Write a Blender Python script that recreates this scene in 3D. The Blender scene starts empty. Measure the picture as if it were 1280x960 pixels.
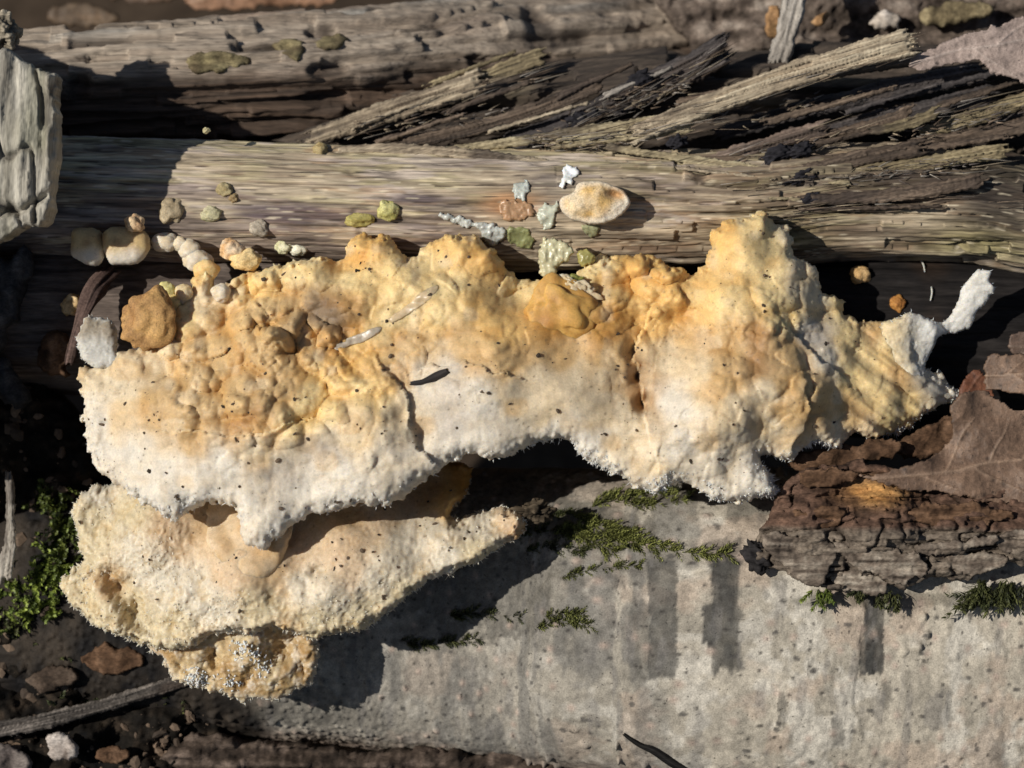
import bpy, math, random
import numpy as np
from mathutils import Vector, Matrix

random.seed(7)
rng = np.random.default_rng(11)
scene = bpy.context.scene
col = scene.collection

# ------------------------------------------------------------------ camera, sky, sun, exposure
# Builders work in a tilted frame: X right, Y up the slope of the pile, Z out of the pile,
# one unit = 0.1 mm.  The pile faces 56 degrees upward from the horizontal.
S = 0.0001
PITCH = math.radians(56)
RIGHT = np.array([1.0, 0.0, 0.0])
UP = np.array([0.0, math.sin(PITCH), math.cos(PITCH)])
BACK = np.array([0.0, -math.cos(PITCH), math.sin(PITCH)])
D = 3400.0                         # camera distance to the reference plane (34 cm)
BASE = np.array([0.0, 0.0, 0.10])  # the pile lies about 10 cm above the ground


def to_world(P):
    P = np.asarray(P, dtype=np.float64)
    return (P[..., 0:1] * RIGHT + P[..., 1:2] * UP + P[..., 2:3] * BACK) * S + BASE


cam_d = bpy.data.cameras.new('camera')
cam = bpy.data.objects.new('camera', cam_d)
col.objects.link(cam)
cam.location = Vector(to_world(np.array([0, 0, D])))
cam.rotation_euler = (math.pi / 2 - PITCH, 0, 0)
cam_d.sensor_width = 36
cam_d.lens = 18.0 / (640.0 / D)
cam_d.clip_start = 0.005
cam_d.clip_end = 500
cam_d.dof.use_dof = True
cam_d.dof.focus_distance = (D - 60) * S
cam_d.dof.aperture_fstop = cam_d.lens / 4.2
scene.camera = cam

SUN_F = np.array([-0.85, 0.20, 0.95])            # towards the sun, in the tilted frame
SUN_W = SUN_F[0] * RIGHT + SUN_F[1] * UP + SUN_F[2] * BACK
SUN_W = SUN_W / np.linalg.norm(SUN_W)
elev = math.asin(SUN_W[2])
azim = math.atan2(SUN_W[0], SUN_W[1])            # clockwise from +Y
world = bpy.data.worlds.new('World')
scene.world = world
world.use_nodes = True
nt = world.node_tree
nt.nodes.clear()
sky = nt.nodes.new('ShaderNodeTexSky')
sky.sky_type = 'NISHITA'
sky.sun_disc = False
sky.sun_elevation = elev
sky.sun_rotation = azim
bg = nt.nodes.new('ShaderNodeBackground')
bg.inputs['Strength'].default_value = 0.05
wo = nt.nodes.new('ShaderNodeOutputWorld')
nt.links.new(sky.outputs[0], bg.inputs[0])
nt.links.new(bg.outputs[0], wo.inputs[0])
sun_d = bpy.data.lights.new('sun', 'SUN')
sun_d.energy = 4.6
sun_d.angle = math.radians(0.53)
sun_d.color = (1.0, 0.955, 0.88)
sun = bpy.data.objects.new('sun', sun_d)
col.objects.link(sun)
sun.rotation_euler = Vector(SUN_W).to_track_quat('Z', 'Y').to_euler()
scene.view_settings.view_transform = 'Standard'
scene.view_settings.look = 'None'
scene.view_settings.exposure = 0.0
scene.view_settings.gamma = 1.0
scene.view_settings.use_curve_mapping = False


# ------------------------------------------------------------------ noise
PERM = rng.permutation(256).astype(np.int32)
PERM = np.concatenate([PERM, PERM, PERM])
VAL = rng.random(256).astype(np.float32) * 2 - 1


def vn(x, y, z=0.0, seed=0):
    x, y, z = np.broadcast_arrays(np.float32(x), np.float32(y), np.float32(z))
    x = x + seed * 17.31
    y = y + seed * 9.77
    xi = np.floor(x); yi = np.floor(y); zi = np.floor(z)
    fx = x - xi; fy = y - yi; fz = z - zi
    xi = xi.astype(np.int32) & 255; yi = yi.astype(np.int32) & 255; zi = zi.astype(np.int32) & 255
    fx = fx * fx * fx * (fx * (fx * 6 - 15) + 10)
    fy = fy * fy * fy * (fy * (fy * 6 - 15) + 10)
    a = PERM[xi]; b = PERM[xi + 1]
    aa = PERM[a + yi]; ab = PERM[a + yi + 1]; ba = PERM[b + yi]; bb = PERM[b + yi + 1]

    def lay(k):
        v00 = VAL[PERM[aa + k]]; v01 = VAL[PERM[ab + k]]; v10 = VAL[PERM[ba + k]]; v11 = VAL[PERM[bb + k]]
        l0 = v00 + (v10 - v00) * fx
        l1 = v01 + (v11 - v01) * fx
        return l0 + (l1 - l0) * fy
    if not np.any(fz):
        return lay(zi)
    fz = fz * fz * (3 - 2 * fz)
    k0 = lay(zi); k1 = lay((zi + 1) & 255)
    return k0 + (k1 - k0) * fz


def fbm(x, y, z=0.0, o=4, seed=0, g=0.5):
    t = 0; a = 1.0; f = 1.0; n = 0
    for i in range(o):
        t = t + a * vn(np.asarray(x) * f, np.asarray(y) * f, np.asarray(z) * f, seed + i * 3)
        n += a; a *= g; f *= 2.03
    return t / n


def worley(x, y, seed=0):
    x = np.float32(x) + seed * 13.7; y = np.float32(y) + seed * 5.3
    xi = np.floor(x).astype(np.int32); yi = np.floor(y).astype(np.int32)
    f1 = np.full(x.shape, 9.0, np.float32); f2 = f1.copy(); idv = np.zeros(x.shape, np.float32)
    for i in (-1, 0, 1):
        for j in (-1, 0, 1):
            h = PERM[PERM[(xi + i) & 255] + ((yi + j) & 255)]
            px = xi + i + 0.5 + 0.45 * VAL[h]; py = yi + j + 0.5 + 0.45 * VAL[(h * 7 + 31) & 255]
            d = np.hypot(x - px, y - py)
            new = d < f1
            f2 = np.where(new, f1, np.minimum(f2, d))
            idv = np.where(new, VAL[(h * 3 + 5) & 255], idv)
            f1 = np.where(new, d, f1)
    return f1, f2, idv


def sm(a, b, x):
    t = np.clip((x - a) / (b - a), 0, 1)
    return t * t * (3 - 2 * t)


def mixc(a, b, t):
    return np.asarray(a) * (1 - t[:, None]) + np.asarray(b) * t[:, None]


# ------------------------------------------------------------------ placing
def F(px, py, z=0.0):
    """point of the pile seen at (px, py) on a 1280 x 960 sheet, z units out of the pile"""
    k = 1 - z / D
    return np.array([(px - 640) * k, (480 - py) * k, z])


def FL(pts):
    return np.array([F(*p) for p in pts])


def idw(x, y, ctrl, sig=30.0, p=2.0):
    """ctrl rows: X, Y, values...   smooth blend of the values"""
    ctrl = np.asarray(ctrl, dtype=np.float32)
    x = np.float32(x); y = np.float32(y)
    num = np.zeros((x.size, ctrl.shape[1] - 2), np.float32); den = np.zeros(x.size, np.float32)
    for r in ctrl:
        w = 1.0 / ((x - r[0]) ** 2 + (y - r[1]) ** 2 + sig * sig) ** p
        w = w * (sig ** (2 * p))
        num += w[:, None] * r[2:]
        den += w
    return num / den[:, None]


# ------------------------------------------------------------------ object helpers
def set_props(o, label=None, cat=None, group=None, kind=None):
    if label: o['label'] = label
    if cat: o['category'] = cat
    if group: o['group'] = group
    if kind: o['kind'] = kind
    return o


def thing(name, label, cat, at, group=None, kind=None):
    o = bpy.data.objects.new(name, None)
    o.empty_display_size = 0.002
    o.location = Vector(to_world(np.asarray(at, float)))
    o['o'] = [float(v) for v in at]
    col.objects.link(o)
    return set_props(o, label, cat, group, kind)


def mk(name, V, Q, mat, parent=None, colr=None, tris=None, smooth=True, at=None):
    """one mesh object from frame-space vertices V, quads Q (n,4) and triangles"""
    V = np.asarray(V, float)
    if parent is not None:
        root = parent
        while root.parent: root = root.parent
        org = np.array(root['o'])
    else:
        org = V.mean(0) if at is None else np.asarray(at, float)
    W = to_world(V) - to_world(org)
    me = bpy.data.meshes.new(name)
    Q = np.zeros((0, 4), np.int32) if Q is None else np.asarray(Q, np.int32)
    T = np.zeros((0, 3), np.int32) if tris is None else np.asarray(tris, np.int32)
    nq, ntr = len(Q), len(T)
    me.vertices.add(len(W))
    me.vertices.foreach_set('co', W.astype(np.float32).ravel())
    me.loops.add(nq * 4 + ntr * 3)
    me.loops.foreach_set('vertex_index', np.concatenate([Q.ravel(), T.ravel()]).astype(np.int32))
    me.polygons.add(nq + ntr)
    me.polygons.foreach_set('loop_start', np.concatenate([np.arange(nq) * 4, nq * 4 + np.arange(ntr) * 3]).astype(np.int32))
    me.update(calc_edges=True)
    me.validate()
    me.polygons.foreach_set('use_smooth', np.full(len(me.polygons), smooth, dtype=bool))
    if colr is not None and len(me.vertices) == len(W):
        colr = np.asarray(colr, np.float32)
        if colr.ndim == 1: colr = np.tile(colr, (len(W), 1))
        c4 = np.ones((len(W), 4), np.float32)
        c4[:, :3] = np.clip(colr[:, :3], 0.003, 0.9)
        at_ = me.attributes.new('tint', 'FLOAT_COLOR', 'POINT')
        at_.data.foreach_set('color', c4.ravel())
    me.materials.append(mat)
    o = bpy.data.objects.new(name, me)
    col.objects.link(o)
    if parent is not None:
        o.parent = parent
        if 'o' not in parent or parent.type == 'MESH':
            pass
    else:
        o.location = Vector(to_world(org))
        o['o'] = [float(v) for v in org]
    return o


# ------------------------------------------------------------------ materials (node based)
def material(name, rough=0.85, spec=0.3, var=0.25, vscale=3000, vstretch=(1, 1, 1), bump=0.3, bscale=4000,
             bdist=0.00006, sss=0.0, ssr=(1, .6, .35), sscale=0.0008, base=None, trans=0.0, rvar=0.1, detail=6, ang=0.0, var2=0.0, vscale2=5000, speck=0.0, sp_scale=3000):
    m = bpy.data.materials.new(name)
    m.use_nodes = True
    n = m.node_tree.nodes; l = m.node_tree.links
    b = n['Principled BSDF']
    tc = n.new('ShaderNodeTexCoord')
    ca_, sa_ = math.cos(ang), math.sin(ang)
    along = RIGHT * ca_ + UP * sa_; across = -RIGHT * sa_ + UP * ca_
    m3 = Matrix((along.tolist(), across.tolist(), BACK.tolist()))
    mr = n.new('ShaderNodeMapping'); mr.inputs['Rotation'].default_value = m3.to_euler('XYZ')
    l.new(tc.outputs['Object'], mr.inputs['Vector'])
    mp = n.new('ShaderNodeMapping'); mp.inputs['Scale'].default_value = vstretch
    l.new(mr.outputs[0], mp.inputs['Vector'])
    nz = n.new('ShaderNodeTexNoise'); nz.inputs['Scale'].default_value = vscale; nz.inputs['Detail'].default_value = detail
    l.new(mp.outputs[0], nz.inputs['Vector'])
    ramp = n.new('ShaderNodeMapRange')
    ramp.inputs['From Min'].default_value = 0.25; ramp.inputs['From Max'].default_value = 0.75
    ramp.inputs['To Min'].default_value = 1 - var; ramp.inputs['To Max'].default_value = 1 + var
    l.new(nz.outputs[0], ramp.inputs['Value'])
    if base is None:
        a = n.new('ShaderNodeAttribute'); a.attribute_name = 'tint'
        src = a.outputs['Color']
    else:
        rgb = n.new('ShaderNodeRGB'); rgb.outputs[0].default_value = (*base, 1); src = rgb.outputs[0]
    mul = n.new('ShaderNodeVectorMath'); mul.operation = 'SCALE'
    l.new(src, mul.inputs[0])
    fac = ramp.outputs[0]
    if var2:
        nf = n.new('ShaderNodeTexNoise'); nf.inputs['Scale'].default_value = vscale2; nf.inputs['Detail'].default_value = 3
        l.new(mp.outputs[0], nf.inputs['Vector'])
        rf_ = n.new('ShaderNodeMapRange'); rf_.inputs['From Min'].default_value = 0.3; rf_.inputs['From Max'].default_value = 0.7
        rf_.inputs['To Min'].default_value = 1 - var2; rf_.inputs['To Max'].default_value = 1 + var2
        l.new(nf.outputs[0], rf_.inputs['Value'])
        mm_ = n.new('ShaderNodeMath'); mm_.operation = 'MULTIPLY'
        l.new(fac, mm_.inputs[0]); l.new(rf_.outputs[0], mm_.inputs[1]); fac = mm_.outputs[0]
    if speck:
        ns_ = n.new('ShaderNodeTexNoise'); ns_.inputs['Scale'].default_value = sp_scale; ns_.inputs['Detail'].default_value = 4
        l.new(mp.outputs[0], ns_.inputs['Vector'])
        rs__ = n.new('ShaderNodeMapRange'); rs__.inputs['From Min'].default_value = 0.64; rs__.inputs['From Max'].default_value = 0.72
        rs__.inputs['To Min'].default_value = 1; rs__.inputs['To Max'].default_value = 1 - speck
        l.new(ns_.outputs[0], rs__.inputs['Value'])
        ms_ = n.new('ShaderNodeMath'); ms_.operation = 'MULTIPLY'
        l.new(fac, ms_.inputs[0]); l.new(rs__.outputs[0], ms_.inputs[1]); fac = ms_.outputs[0]
    l.new(fac, mul.inputs['Scale'])
    l.new(mul.outputs[0], b.inputs['Base Color'])
    n2 = n.new('ShaderNodeTexNoise'); n2.inputs['Scale'].default_value = bscale; n2.inputs['Detail'].default_value = 5
    l.new(mp.outputs[0], n2.inputs['Vector'])
    bp = n.new('ShaderNodeBump'); bp.inputs['Strength'].default_value = bump; bp.inputs['Distance'].default_value = bdist
    l.new(n2.outputs[0], bp.inputs['Height'])
    l.new(bp.outputs[0], b.inputs['Normal'])
    rr = n.new('ShaderNodeMapRange')
    rr.inputs['To Min'].default_value = max(0.05, rough - rvar); rr.inputs['To Max'].default_value = min(1, rough + rvar)
    l.new(n2.outputs[0], rr.inputs['Value']); l.new(rr.outputs[0], b.inputs['Roughness'])
    b.inputs['Specular IOR Level'].default_value = spec
    if sss:
        b.inputs['Subsurface Weight'].default_value = sss
        b.inputs['Subsurface Radius'].default_value = ssr
        b.inputs['Subsurface Scale'].default_value = sscale
    if trans:
        b.inputs['Transmission Weight'].default_value = trans
    return m


M_wood = material('weathered_wood', 0.8, 0.35, 0.35, 1300, (0.045, 1, 1), 0.8, 3800, 0.00013, detail=9, var2=0.34, vscale2=4200, speck=0.7, sp_scale=1900)
M_split = material('splintered_wood', 0.8, 0.35, 0.35, 1500, (0.08, 1, 1), 0.8, 4200, 0.00013, detail=9, ang=0.30, var2=0.34, vscale2=4600, speck=0.6, sp_scale=2100)
M_block = material('broken_wood', 0.8, 0.35, 0.25, 1300, (0.12, 1, 1), 0.7, 3500, 0.00012, detail=9, ang=1.5, var2=0.25, vscale2=4000, speck=0.6, sp_scale=2000)
M_dark = material('decayed_wood', 0.8, 0.12, 0.35, 1500, (0.14, 1, 1), 0.7, 3600, 0.00012, var2=0.3)
M_birch = material('birch_bark', 0.8, 0.25, 0.22, 1300, (1, 1, 1), 0.6, 3600, 0.00010, detail=9, var2=0.18, vscale2=5200, speck=0.6, sp_scale=2300)
M_bark = material('flaky_bark', 0.88, 0.14, 0.35, 1500, (0.6, 1, 1), 0.7, 3200, 0.00014, var2=0.3, vscale2=4500)
M_fungus = material('fungus_flesh', 0.6, 0.32, 0.12, 1100, (1, 1, 1), 0.3, 4600, 0.00007, sss=0.7, ssr=(1, .78, .52), sscale=0.0009, var2=0.10, vscale2=4200, speck=0.25, sp_scale=1500)
M_bead = material('bead_skin', 0.7, 0.3, 0.2, 1500, (1, 1, 1), 0.6, 4500, 0.00010, sss=0.12, sscale=0.0004, var2=0.25, vscale2=4500, speck=0.6, sp_scale=2200)
M_fringe = material('fungus_fringe', 0.55, 0.35, 0.05, 1600, (1, 1, 1), 0.1, 2500, 0.00003, sss=0.3, sscale=0.0005)
M_moss = material('moss_leaf', 0.55, 0.4, 0.3, 2500, (1, 1, 1), 0.1, 2500, 0.00003)
M_leaf = material('dead_leaf', 0.62, 0.4, 0.25, 1400, (1, 1, 1), 0.6, 4500, 0.00008, var2=0.2, speck=0.6, sp_scale=2000)
M_soil = material('forest_soil', 0.95, 0.1, 0.4, 300, (1, 1, 1), 0.6, 700, 0.0005, base=(0.045, 0.032, 0.022))
M_speck = material('dark_speck', 0.8, 0.3, 0.3, 2500, (1, 1, 1), 0.2, 2500, 0.00003)
M_resin = material('waxy_scrap', 0.35, 0.5, 0.08, 1500, (1, 1, 1), 0.2, 3000, 0.00004, sss=0.3, sscale=0.0008)


# ------------------------------------------------------------------ tubes: logs, twigs, splinters
def axis_interp(pts, t):
    """Catmull-Rom through pts (n,k), t in 0..n-1"""
    pts = np.asarray(pts, float); n = len(pts)
    if n == 2:
        return pts[0] + (pts[1] - pts[0]) * t[:, None]
    i = np.clip(np.floor(t).astype(int), 0, n - 2); f = (t - i)[:, None]
    p0 = pts[np.maximum(i - 1, 0)]; p1 = pts[i]; p2 = pts[i + 1]; p3 = pts[np.minimum(i + 2, n - 1)]
    return 0.5 * ((2 * p1) + (-p0 + p2) * f + (2 * p0 - 5 * p1 + 4 * p2 - p3) * f ** 2 + (-p0 + 3 * p1 - 3 * p2 + p3) * f ** 3)


def dense_axis(step, x0, x1, coarse, lo, hi):
    a = np.arange(lo, hi, step)
    l = np.linspace(x0, lo, max(2, int((lo - x0) / coarse)), endpoint=False)
    r = np.linspace(hi, x1, max(2, int((x1 - hi) / coarse)))
    return np.concatenate([l, a, r])


def log_tube(name, pts, mat, parent, disp, tint, step=2.0, lo=-720, hi=720, amin=-105, amax=105, sq=0.0):
    """big horizontal log.  pts rows X,Y,Z,R ordered by X.  dense where lo<X<hi and towards the viewer"""
    pts = np.asarray(pts, float)
    xs = dense_axis(step, pts[0, 0], pts[-1, 0], 25, lo, hi)
    tt = np.interp(xs, pts[:, 0], np.arange(len(pts)))
    c = axis_interp(pts, tt)
    R = c[:, 3]; C = c[:, :3]
    Tn = np.gradient(C, axis=0); Tn /= np.linalg.norm(Tn, axis=1)[:, None]
    N = np.array([0, 0, 1.0]) - Tn * Tn[:, 2:3]; N /= np.linalg.norm(N, axis=1)[:, None]
    U = np.cross(N, Tn)
    rm = R.mean()
    da = step / rm
    A = np.concatenate([np.arange(math.radians(amin), math.radians(amax), da),
                        np.linspace(math.radians(amax), math.radians(360 + amin), 24, endpoint=False)])
    ns, na = len(xs), len(A)
    L = np.concatenate([[0], np.cumsum(np.linalg.norm(np.diff(C, axis=0), axis=1))]) + pts[0, 0]
    LL = np.repeat(L, na); AA = np.tile(A, ns); RR = np.repeat(R, na)
    ca, sa = np.cos(AA), np.sin(AA)
    dirv = ca[:, None] * np.repeat(N, na, 0) + sa[:, None] * np.repeat(U, na, 0)
    if sq:
        RR = RR / (np.abs(ca) ** sq + np.abs(sa) ** sq) ** (1 / sq)
    P = np.repeat(C, na, 0) + dirv * RR[:, None]
    d = disp(P[:, 0], P[:, 1], LL, AA * rm, AA, RR)
    V = P + dirv * d[:, None]
    cc = tint(P[:, 0], P[:, 1], LL, AA * rm, AA, d)
    i = np.arange(ns - 1)[:, None] * na; j = np.arange(na)[None, :]; jn = (j + 1) % na
    Q = np.stack([i + j, i + na + j, i + na + jn, i + jn], -1).reshape(-1, 4)
    # end caps
    nb = len(V)
    V = np.vstack([V, C[:1], C[-1:]]); cc = np.vstack([cc, cc[:1], cc[-1:]])
    ja = np.arange(na); jb = (ja + 1) % na
    T = np.vstack([np.stack([np.full(na, nb), ja, jb], -1),
                   np.stack([np.full(na, nb + 1), (ns - 1) * na + jb, (ns - 1) * na + ja], -1)])
    o = mk(name, V, Q, mat, parent, cc, tris=T)
    fr = np.nonzero((dirv[:, 2] > 0.12) & (P[:, 0] > lo) & (P[:, 0] < hi))[0]
    return o, dict(P=V[fr], X=V[fr, 0], Y=V[fr, 1])


def stick(name, pts, mat, parent, tints, nl=60, na=20, rag=8.0, flat=0.6, roll=0.0, rough=0.25, seed=0, taper=(0.5, 0.35),
          grain=1.0, lump=0.15, at=None, square=0.0):
    """twig or wood splinter. pts rows X,Y,Z,R.  tints: (dark, mid, light)"""
    pts = np.asarray(pts, float)
    t = np.linspace(0, len(pts) - 1, nl)
    c = axis_interp(pts, t); C = c[:, :3]; R = c[:, 3]
    u = np.linspace(0, 1, nl)
    R = R * (taper[0] + (1 - taper[0]) * sm(0, 0.18, u)) * (taper[1] + (1 - taper[1]) * sm(0, 0.25, 1 - u))
    Tn = np.gradient(C, axis=0); Tn /= np.linalg.norm(Tn, axis=1)[:, None]
    N = np.array([0.02, 0.05, 1.0]) - Tn * (Tn @ np.array([0.02, 0.05, 1.0]))[:, None]; N /= np.linalg.norm(N, axis=1)[:, None]
    U = np.cross(N, Tn)
    A = np.linspace(0, 2 * math.pi, na, endpoint=False)
    Ln = np.concatenate([[0], np.cumsum(np.linalg.norm(np.diff(C, axis=0), axis=1))]); tot = Ln[-1]
    LL = np.repeat(Ln, na); AA = np.tile(A, nl); RR = np.repeat(R, na); uu = np.repeat(u, na)
    rm = R.mean()
    gx = np.cos(AA) * rm; gy = np.sin(AA) * rm
    wob = LL * 0.0035
    e = vn(gx * 0.12, gy * 0.12, wob, seed) * rough * 0.8
    e += vn(gx * 0.1, gy * 0.1, LL * 0.03, seed + 9) * lump
    fib = vn(gx * 0.42, gy * 0.42, wob * 1.3, seed + 31)
    e += (0.4 - np.abs(fib)) * rough * 0.8 * grain
    e += vn(gx * 0.9, gy * 0.9, LL * 0.02, seed + 5) * rough * 0.22 * grain
    crk = np.exp(-(vn(gx * 0.25, gy * 0.25, wob, seed + 33) / 0.07) ** 2) * sm(-0.2, 0.2, vn(gx * .1, gy * .1, LL * 0.015, seed + 35))
    e -= 0.9 * rough * crk
    rr = RR * (1 + e)
    if square:
        q = np.maximum(np.abs(np.cos(AA)), np.abs(np.sin(AA)))
        rr = rr * (1 - square + square / q)
    rx = np.cos(AA) * rr * flat; ry = np.sin(AA) * rr
    cr, sr = math.cos(roll), math.sin(roll)
    a1 = rx * cr - ry * sr; a2 = rx * sr + ry * cr
    P = np.repeat(C, na, 0) + a1[:, None] * np.repeat(N, na, 0) + a2[:, None] * np.repeat(U, na, 0)
    jag = (vn(gx * 0.25, gy * 0.25, 3.3, seed + 2) + 0.8 * vn(gx * 0.7, gy * 0.7, 1.3, seed + 3)) * rag
    P += np.repeat(Tn, na, 0) * (jag * (sm(0.7, 1, uu) - sm(0.7, 1, 1 - uu)))[:, None]
    g = 0.45 + 0.4 * vn(gx * 0.3, gy * 0.3, LL * 0.006, seed + 21) + 0.45 * (0.35 - np.abs(fib)) + 0.3 * vn(gx * 0.9, gy * 0.9, LL * 0.03, seed + 23)
    g = np.clip(g + 0.3 * vn(LL * 0.02, gx * 0.1 + gy * 0.1, 0.5, seed + 13) - 0.45 * crk, 0, 1)
    d_, m_, l_ = [np.array(x) for x in tints]
    cc = np.where((g < 0.5)[:, None], d_ + (m_ - d_) * (g * 2)[:, None], m_ + (l_ - m_) * (g * 2 - 1)[:, None])
    i = np.arange(nl - 1)[:, None] * na; j = np.arange(na)[None, :]; jn = (j + 1) % na
    Q = np.stack([i + j, i + na + j, i + na + jn, i + jn], -1).reshape(-1, 4)
    nb = len(P)
    V = np.vstack([P, P[:na].mean(0), P[-na:].mean(0)]); cc = np.vstack([cc, cc[:1] * 0.9, cc[-1:] * 0.9])
    ja = np.arange(na); jb = (ja + 1) % na
    T = np.vstack([np.stack([np.full(na, nb), ja, jb], -1), np.stack([np.full(na, nb + 1), (nl - 1) * na + jb, (nl - 1) * na + ja], -1)])
    return mk(name, V, Q, mat, parent, cc, tris=T, at=at)


# ------------------------------------------------------------------ reliefs: closed bodies with a traced outline
def poly_sdf(x, y, poly):
    poly = np.asarray(poly, np.float32)
    x = np.float32(x); y = np.float32(y)
    d = np.full(x.shape, 1e12, np.float32); ins = np.zeros(x.shape, bool)
    n = len(poly)
    for i in range(n):
        ax, ay = poly[i]; bx, by = poly[(i + 1) % n]
        ex, ey = bx - ax, by - ay
        wx = x - ax; wy = y - ay
        t = np.clip((wx * ex + wy * ey) / (ex * ex + ey * ey + 1e-9), 0, 1)
        dx = wx - ex * t; dy = wy - ey * t
        d = np.minimum(d, dx * dx + dy * dy)
        if ay != by:
            cr = ((ay > y) != (by > y)) & (x < ex * (y - ay) / ey + ax)
            ins ^= cr
    d = np.sqrt(d)
    return np.where(ins, d, -d)


def smooth_poly(P, n=4):
    P = np.asarray(P, float); N = len(P); out = []
    for i in range(N):
        p0, p1, p2, p3 = P[i - 1], P[i], P[(i + 1) % N], P[(i + 2) % N]
        for k in range(n):
            f = k / n
            out.append(0.5 * ((2 * p1) + (-p0 + p2) * f + (2 * p0 - 5 * p1 + 4 * p2 - p3) * f * f + (-p0 + 3 * p1 - 3 * p2 + p3) * f ** 3))
    return np.array(out)


def relief(name, poly, zf, mat, parent, tint, step=2.0, front=20.0, w=25.0, back=20.0, wb=15.0, edge=(), detail=None, pw=0.5,
           at=None, smoothed=3, nshade=True, lumps=None):
    """closed body: outline poly (X,Y[,Z]); zf(x,y) mid height; front/back bulges with rounded edges"""
    poly = np.asarray(poly, float)[:, :2]
    if smoothed: poly = smooth_poly(poly, smoothed)
    x0, y0 = poly.min(0) - 3 * step - 6; x1, y1 = poly.max(0) + 3 * step + 6
    xs = np.arange(x0, x1, step); ys = np.arange(y0, y1, step)
    gx, gy = np.meshgrid(xs, ys)
    s = poly_sdf(gx, gy, poly)
    for k, (amp, sc) in enumerate(edge):
        s = s + amp * vn(gx / sc, gy / sc, 0.5, 40 + k)
    gys, gxs = np.gradient(s, step)
    ok = s > -0.85 * step
    cell = ok[:-1, :-1] & ok[1:, :-1] & ok[:-1, 1:] & ok[1:, 1:]
    cnt = np.zeros(s.shape, int)
    cnt[:-1, :-1] += cell; cnt[1:, :-1] += cell; cnt[:-1, 1:] += cell; cnt[1:, 1:] += cell
    used = cnt > 0; bnd = used & (cnt < 4)
    neg = s < 0
    g2 = np.maximum(gxs ** 2 + gys ** 2, 0.3)
    mx = np.clip(-s * gxs / g2, -step, step); my = np.clip(-s * gys / g2, -step, step)
    gx = np.where(neg & used, gx + mx, gx); gy = np.where(neg & used, gy + my, gy)
    s = np.maximum(s, 0); s = np.where(bnd, 0, s)
    idx = np.full(s.shape, -1); fi = np.nonzero(used); nf = len(fi[0])
    idx[fi] = np.arange(nf)
    X = gx[fi]; Y = gy[fi]; sv = s[fi]; bv = bnd[fi]
    zm = zf(X, Y)

    def prof(v):
        v = np.clip(v, 0, 1); return (1 - (1 - v) ** 2) ** pw
    Zf = zm + front * prof(sv / w)
    if lumps is not None: Zf = Zf + lumps(X, Y, sv) * sm(0, 8, sv)
    Zb = zm - back * prof(sv / wb)
    Pf = np.stack([X, Y, Zf], -1)
    # normals on the grid
    zg = np.full(s.shape, np.nan); zg[fi] = Zf
    zg = np.where(np.isnan(zg), np.nanmean(Zf), zg)
    dy_, dx_ = np.gradient(zg, step)
    Nn = np.stack([-dx_[fi], -dy_[fi], np.ones(nf)], -1)
    Nn[bv, :2] = -np.stack([gxs[fi][bv], gys[fi][bv]], -1) * 1.5
    Nn /= np.linalg.norm(Nn, axis=1)[:, None]
    dd = np.zeros(nf)
    if detail is not None:
        dd = detail(X, Y, Zf, sv)
        Pf = Pf + Nn * dd[:, None]
    cc = tint(X, Y, sv, dd)
    ci, cj = np.nonzero(cell)
    q = np.stack([idx[ci, cj], idx[ci, cj + 1], idx[ci + 1, cj + 1], idx[ci + 1, cj]], -1)
    # back sheet shares the rim vertices
    bid = np.where(bv, np.arange(nf), -1)
    inner = np.nonzero(~bv)[0]
    bid[inner] = nf + np.arange(len(inner))
    qb = bid[q][:, ::-1]
    V = np.vstack([Pf, np.stack([X[inner], Y[inner], Zb[inner]], -1)])
    C = np.vstack([cc, cc[inner]])
    same = np.all(np.sort(q, 1) == np.sort(qb, 1), axis=1)
    Q = np.vstack([q, qb[~same]])
    o = mk(name, V, Q, mat, parent, C, at=at)
    return o, dict(P=Pf, N=Nn, s=sv, X=X, Y=Y)


# ------------------------------------------------------------------ blobs: lumpy closed lumps
def ico(sub):
    import bmesh
    bm = bmesh.new(); bmesh.ops.create_icosphere(bm, subdivisions=sub, radius=1)
    v = np.array([x.co[:] for x in bm.verts]); f = np.array([[a.index for a in x.verts] for x in bm.faces])
    bm.free(); return v, f


ICO = {k: ico(k) for k in (1, 2, 3, 4, 5)}


def blob(name, c, r, mat, parent, tint, sub=4, lump=0.15, freq=1.6, seed=0, tilt=0.0, fine=0.03, at=None):
    v, f = ICO[sub]
    r = np.array(r, float) if np.ndim(r) else np.array([r, r, r], float)
    e = 1 + lump * fbm(v[:, 0] * freq + seed, v[:, 1] * freq, v[:, 2] * freq + seed * 0.37, 2, seed) \
        + fine * fbm(v[:, 0] * 6 + seed, v[:, 1] * 6, v[:, 2] * 6, 3, seed + 7)
    p = v * e[:, None] * r
    ct, st = math.cos(tilt), math.sin(tilt)
    p = np.stack([p[:, 0] * ct - p[:, 1] * st, p[:, 0] * st + p[:, 1] * ct, p[:, 2]], -1) + np.asarray(c)
    cc = tint(v, e) if callable(tint) else np.tile(np.array(tint), (len(p), 1)) * (1 + 1.2 * (e - 1))[:, None]
    return mk(name, p, None, mat, parent, cc, tris=f, at=at)


# ------------------------------------------------------------------ surface lookup on a finished relief
def on_relief(Sx, px, py, lift=0.0):
    q = F(px, py, 80)
    for _ in range(5):
        i = np.argmin((Sx['X'] - q[0]) ** 2 + (Sx['Y'] - q[1]) ** 2)
        q = F(px, py, float(Sx['P'][i, 2]))
    return F(px, py, q[2] + lift)


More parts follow.
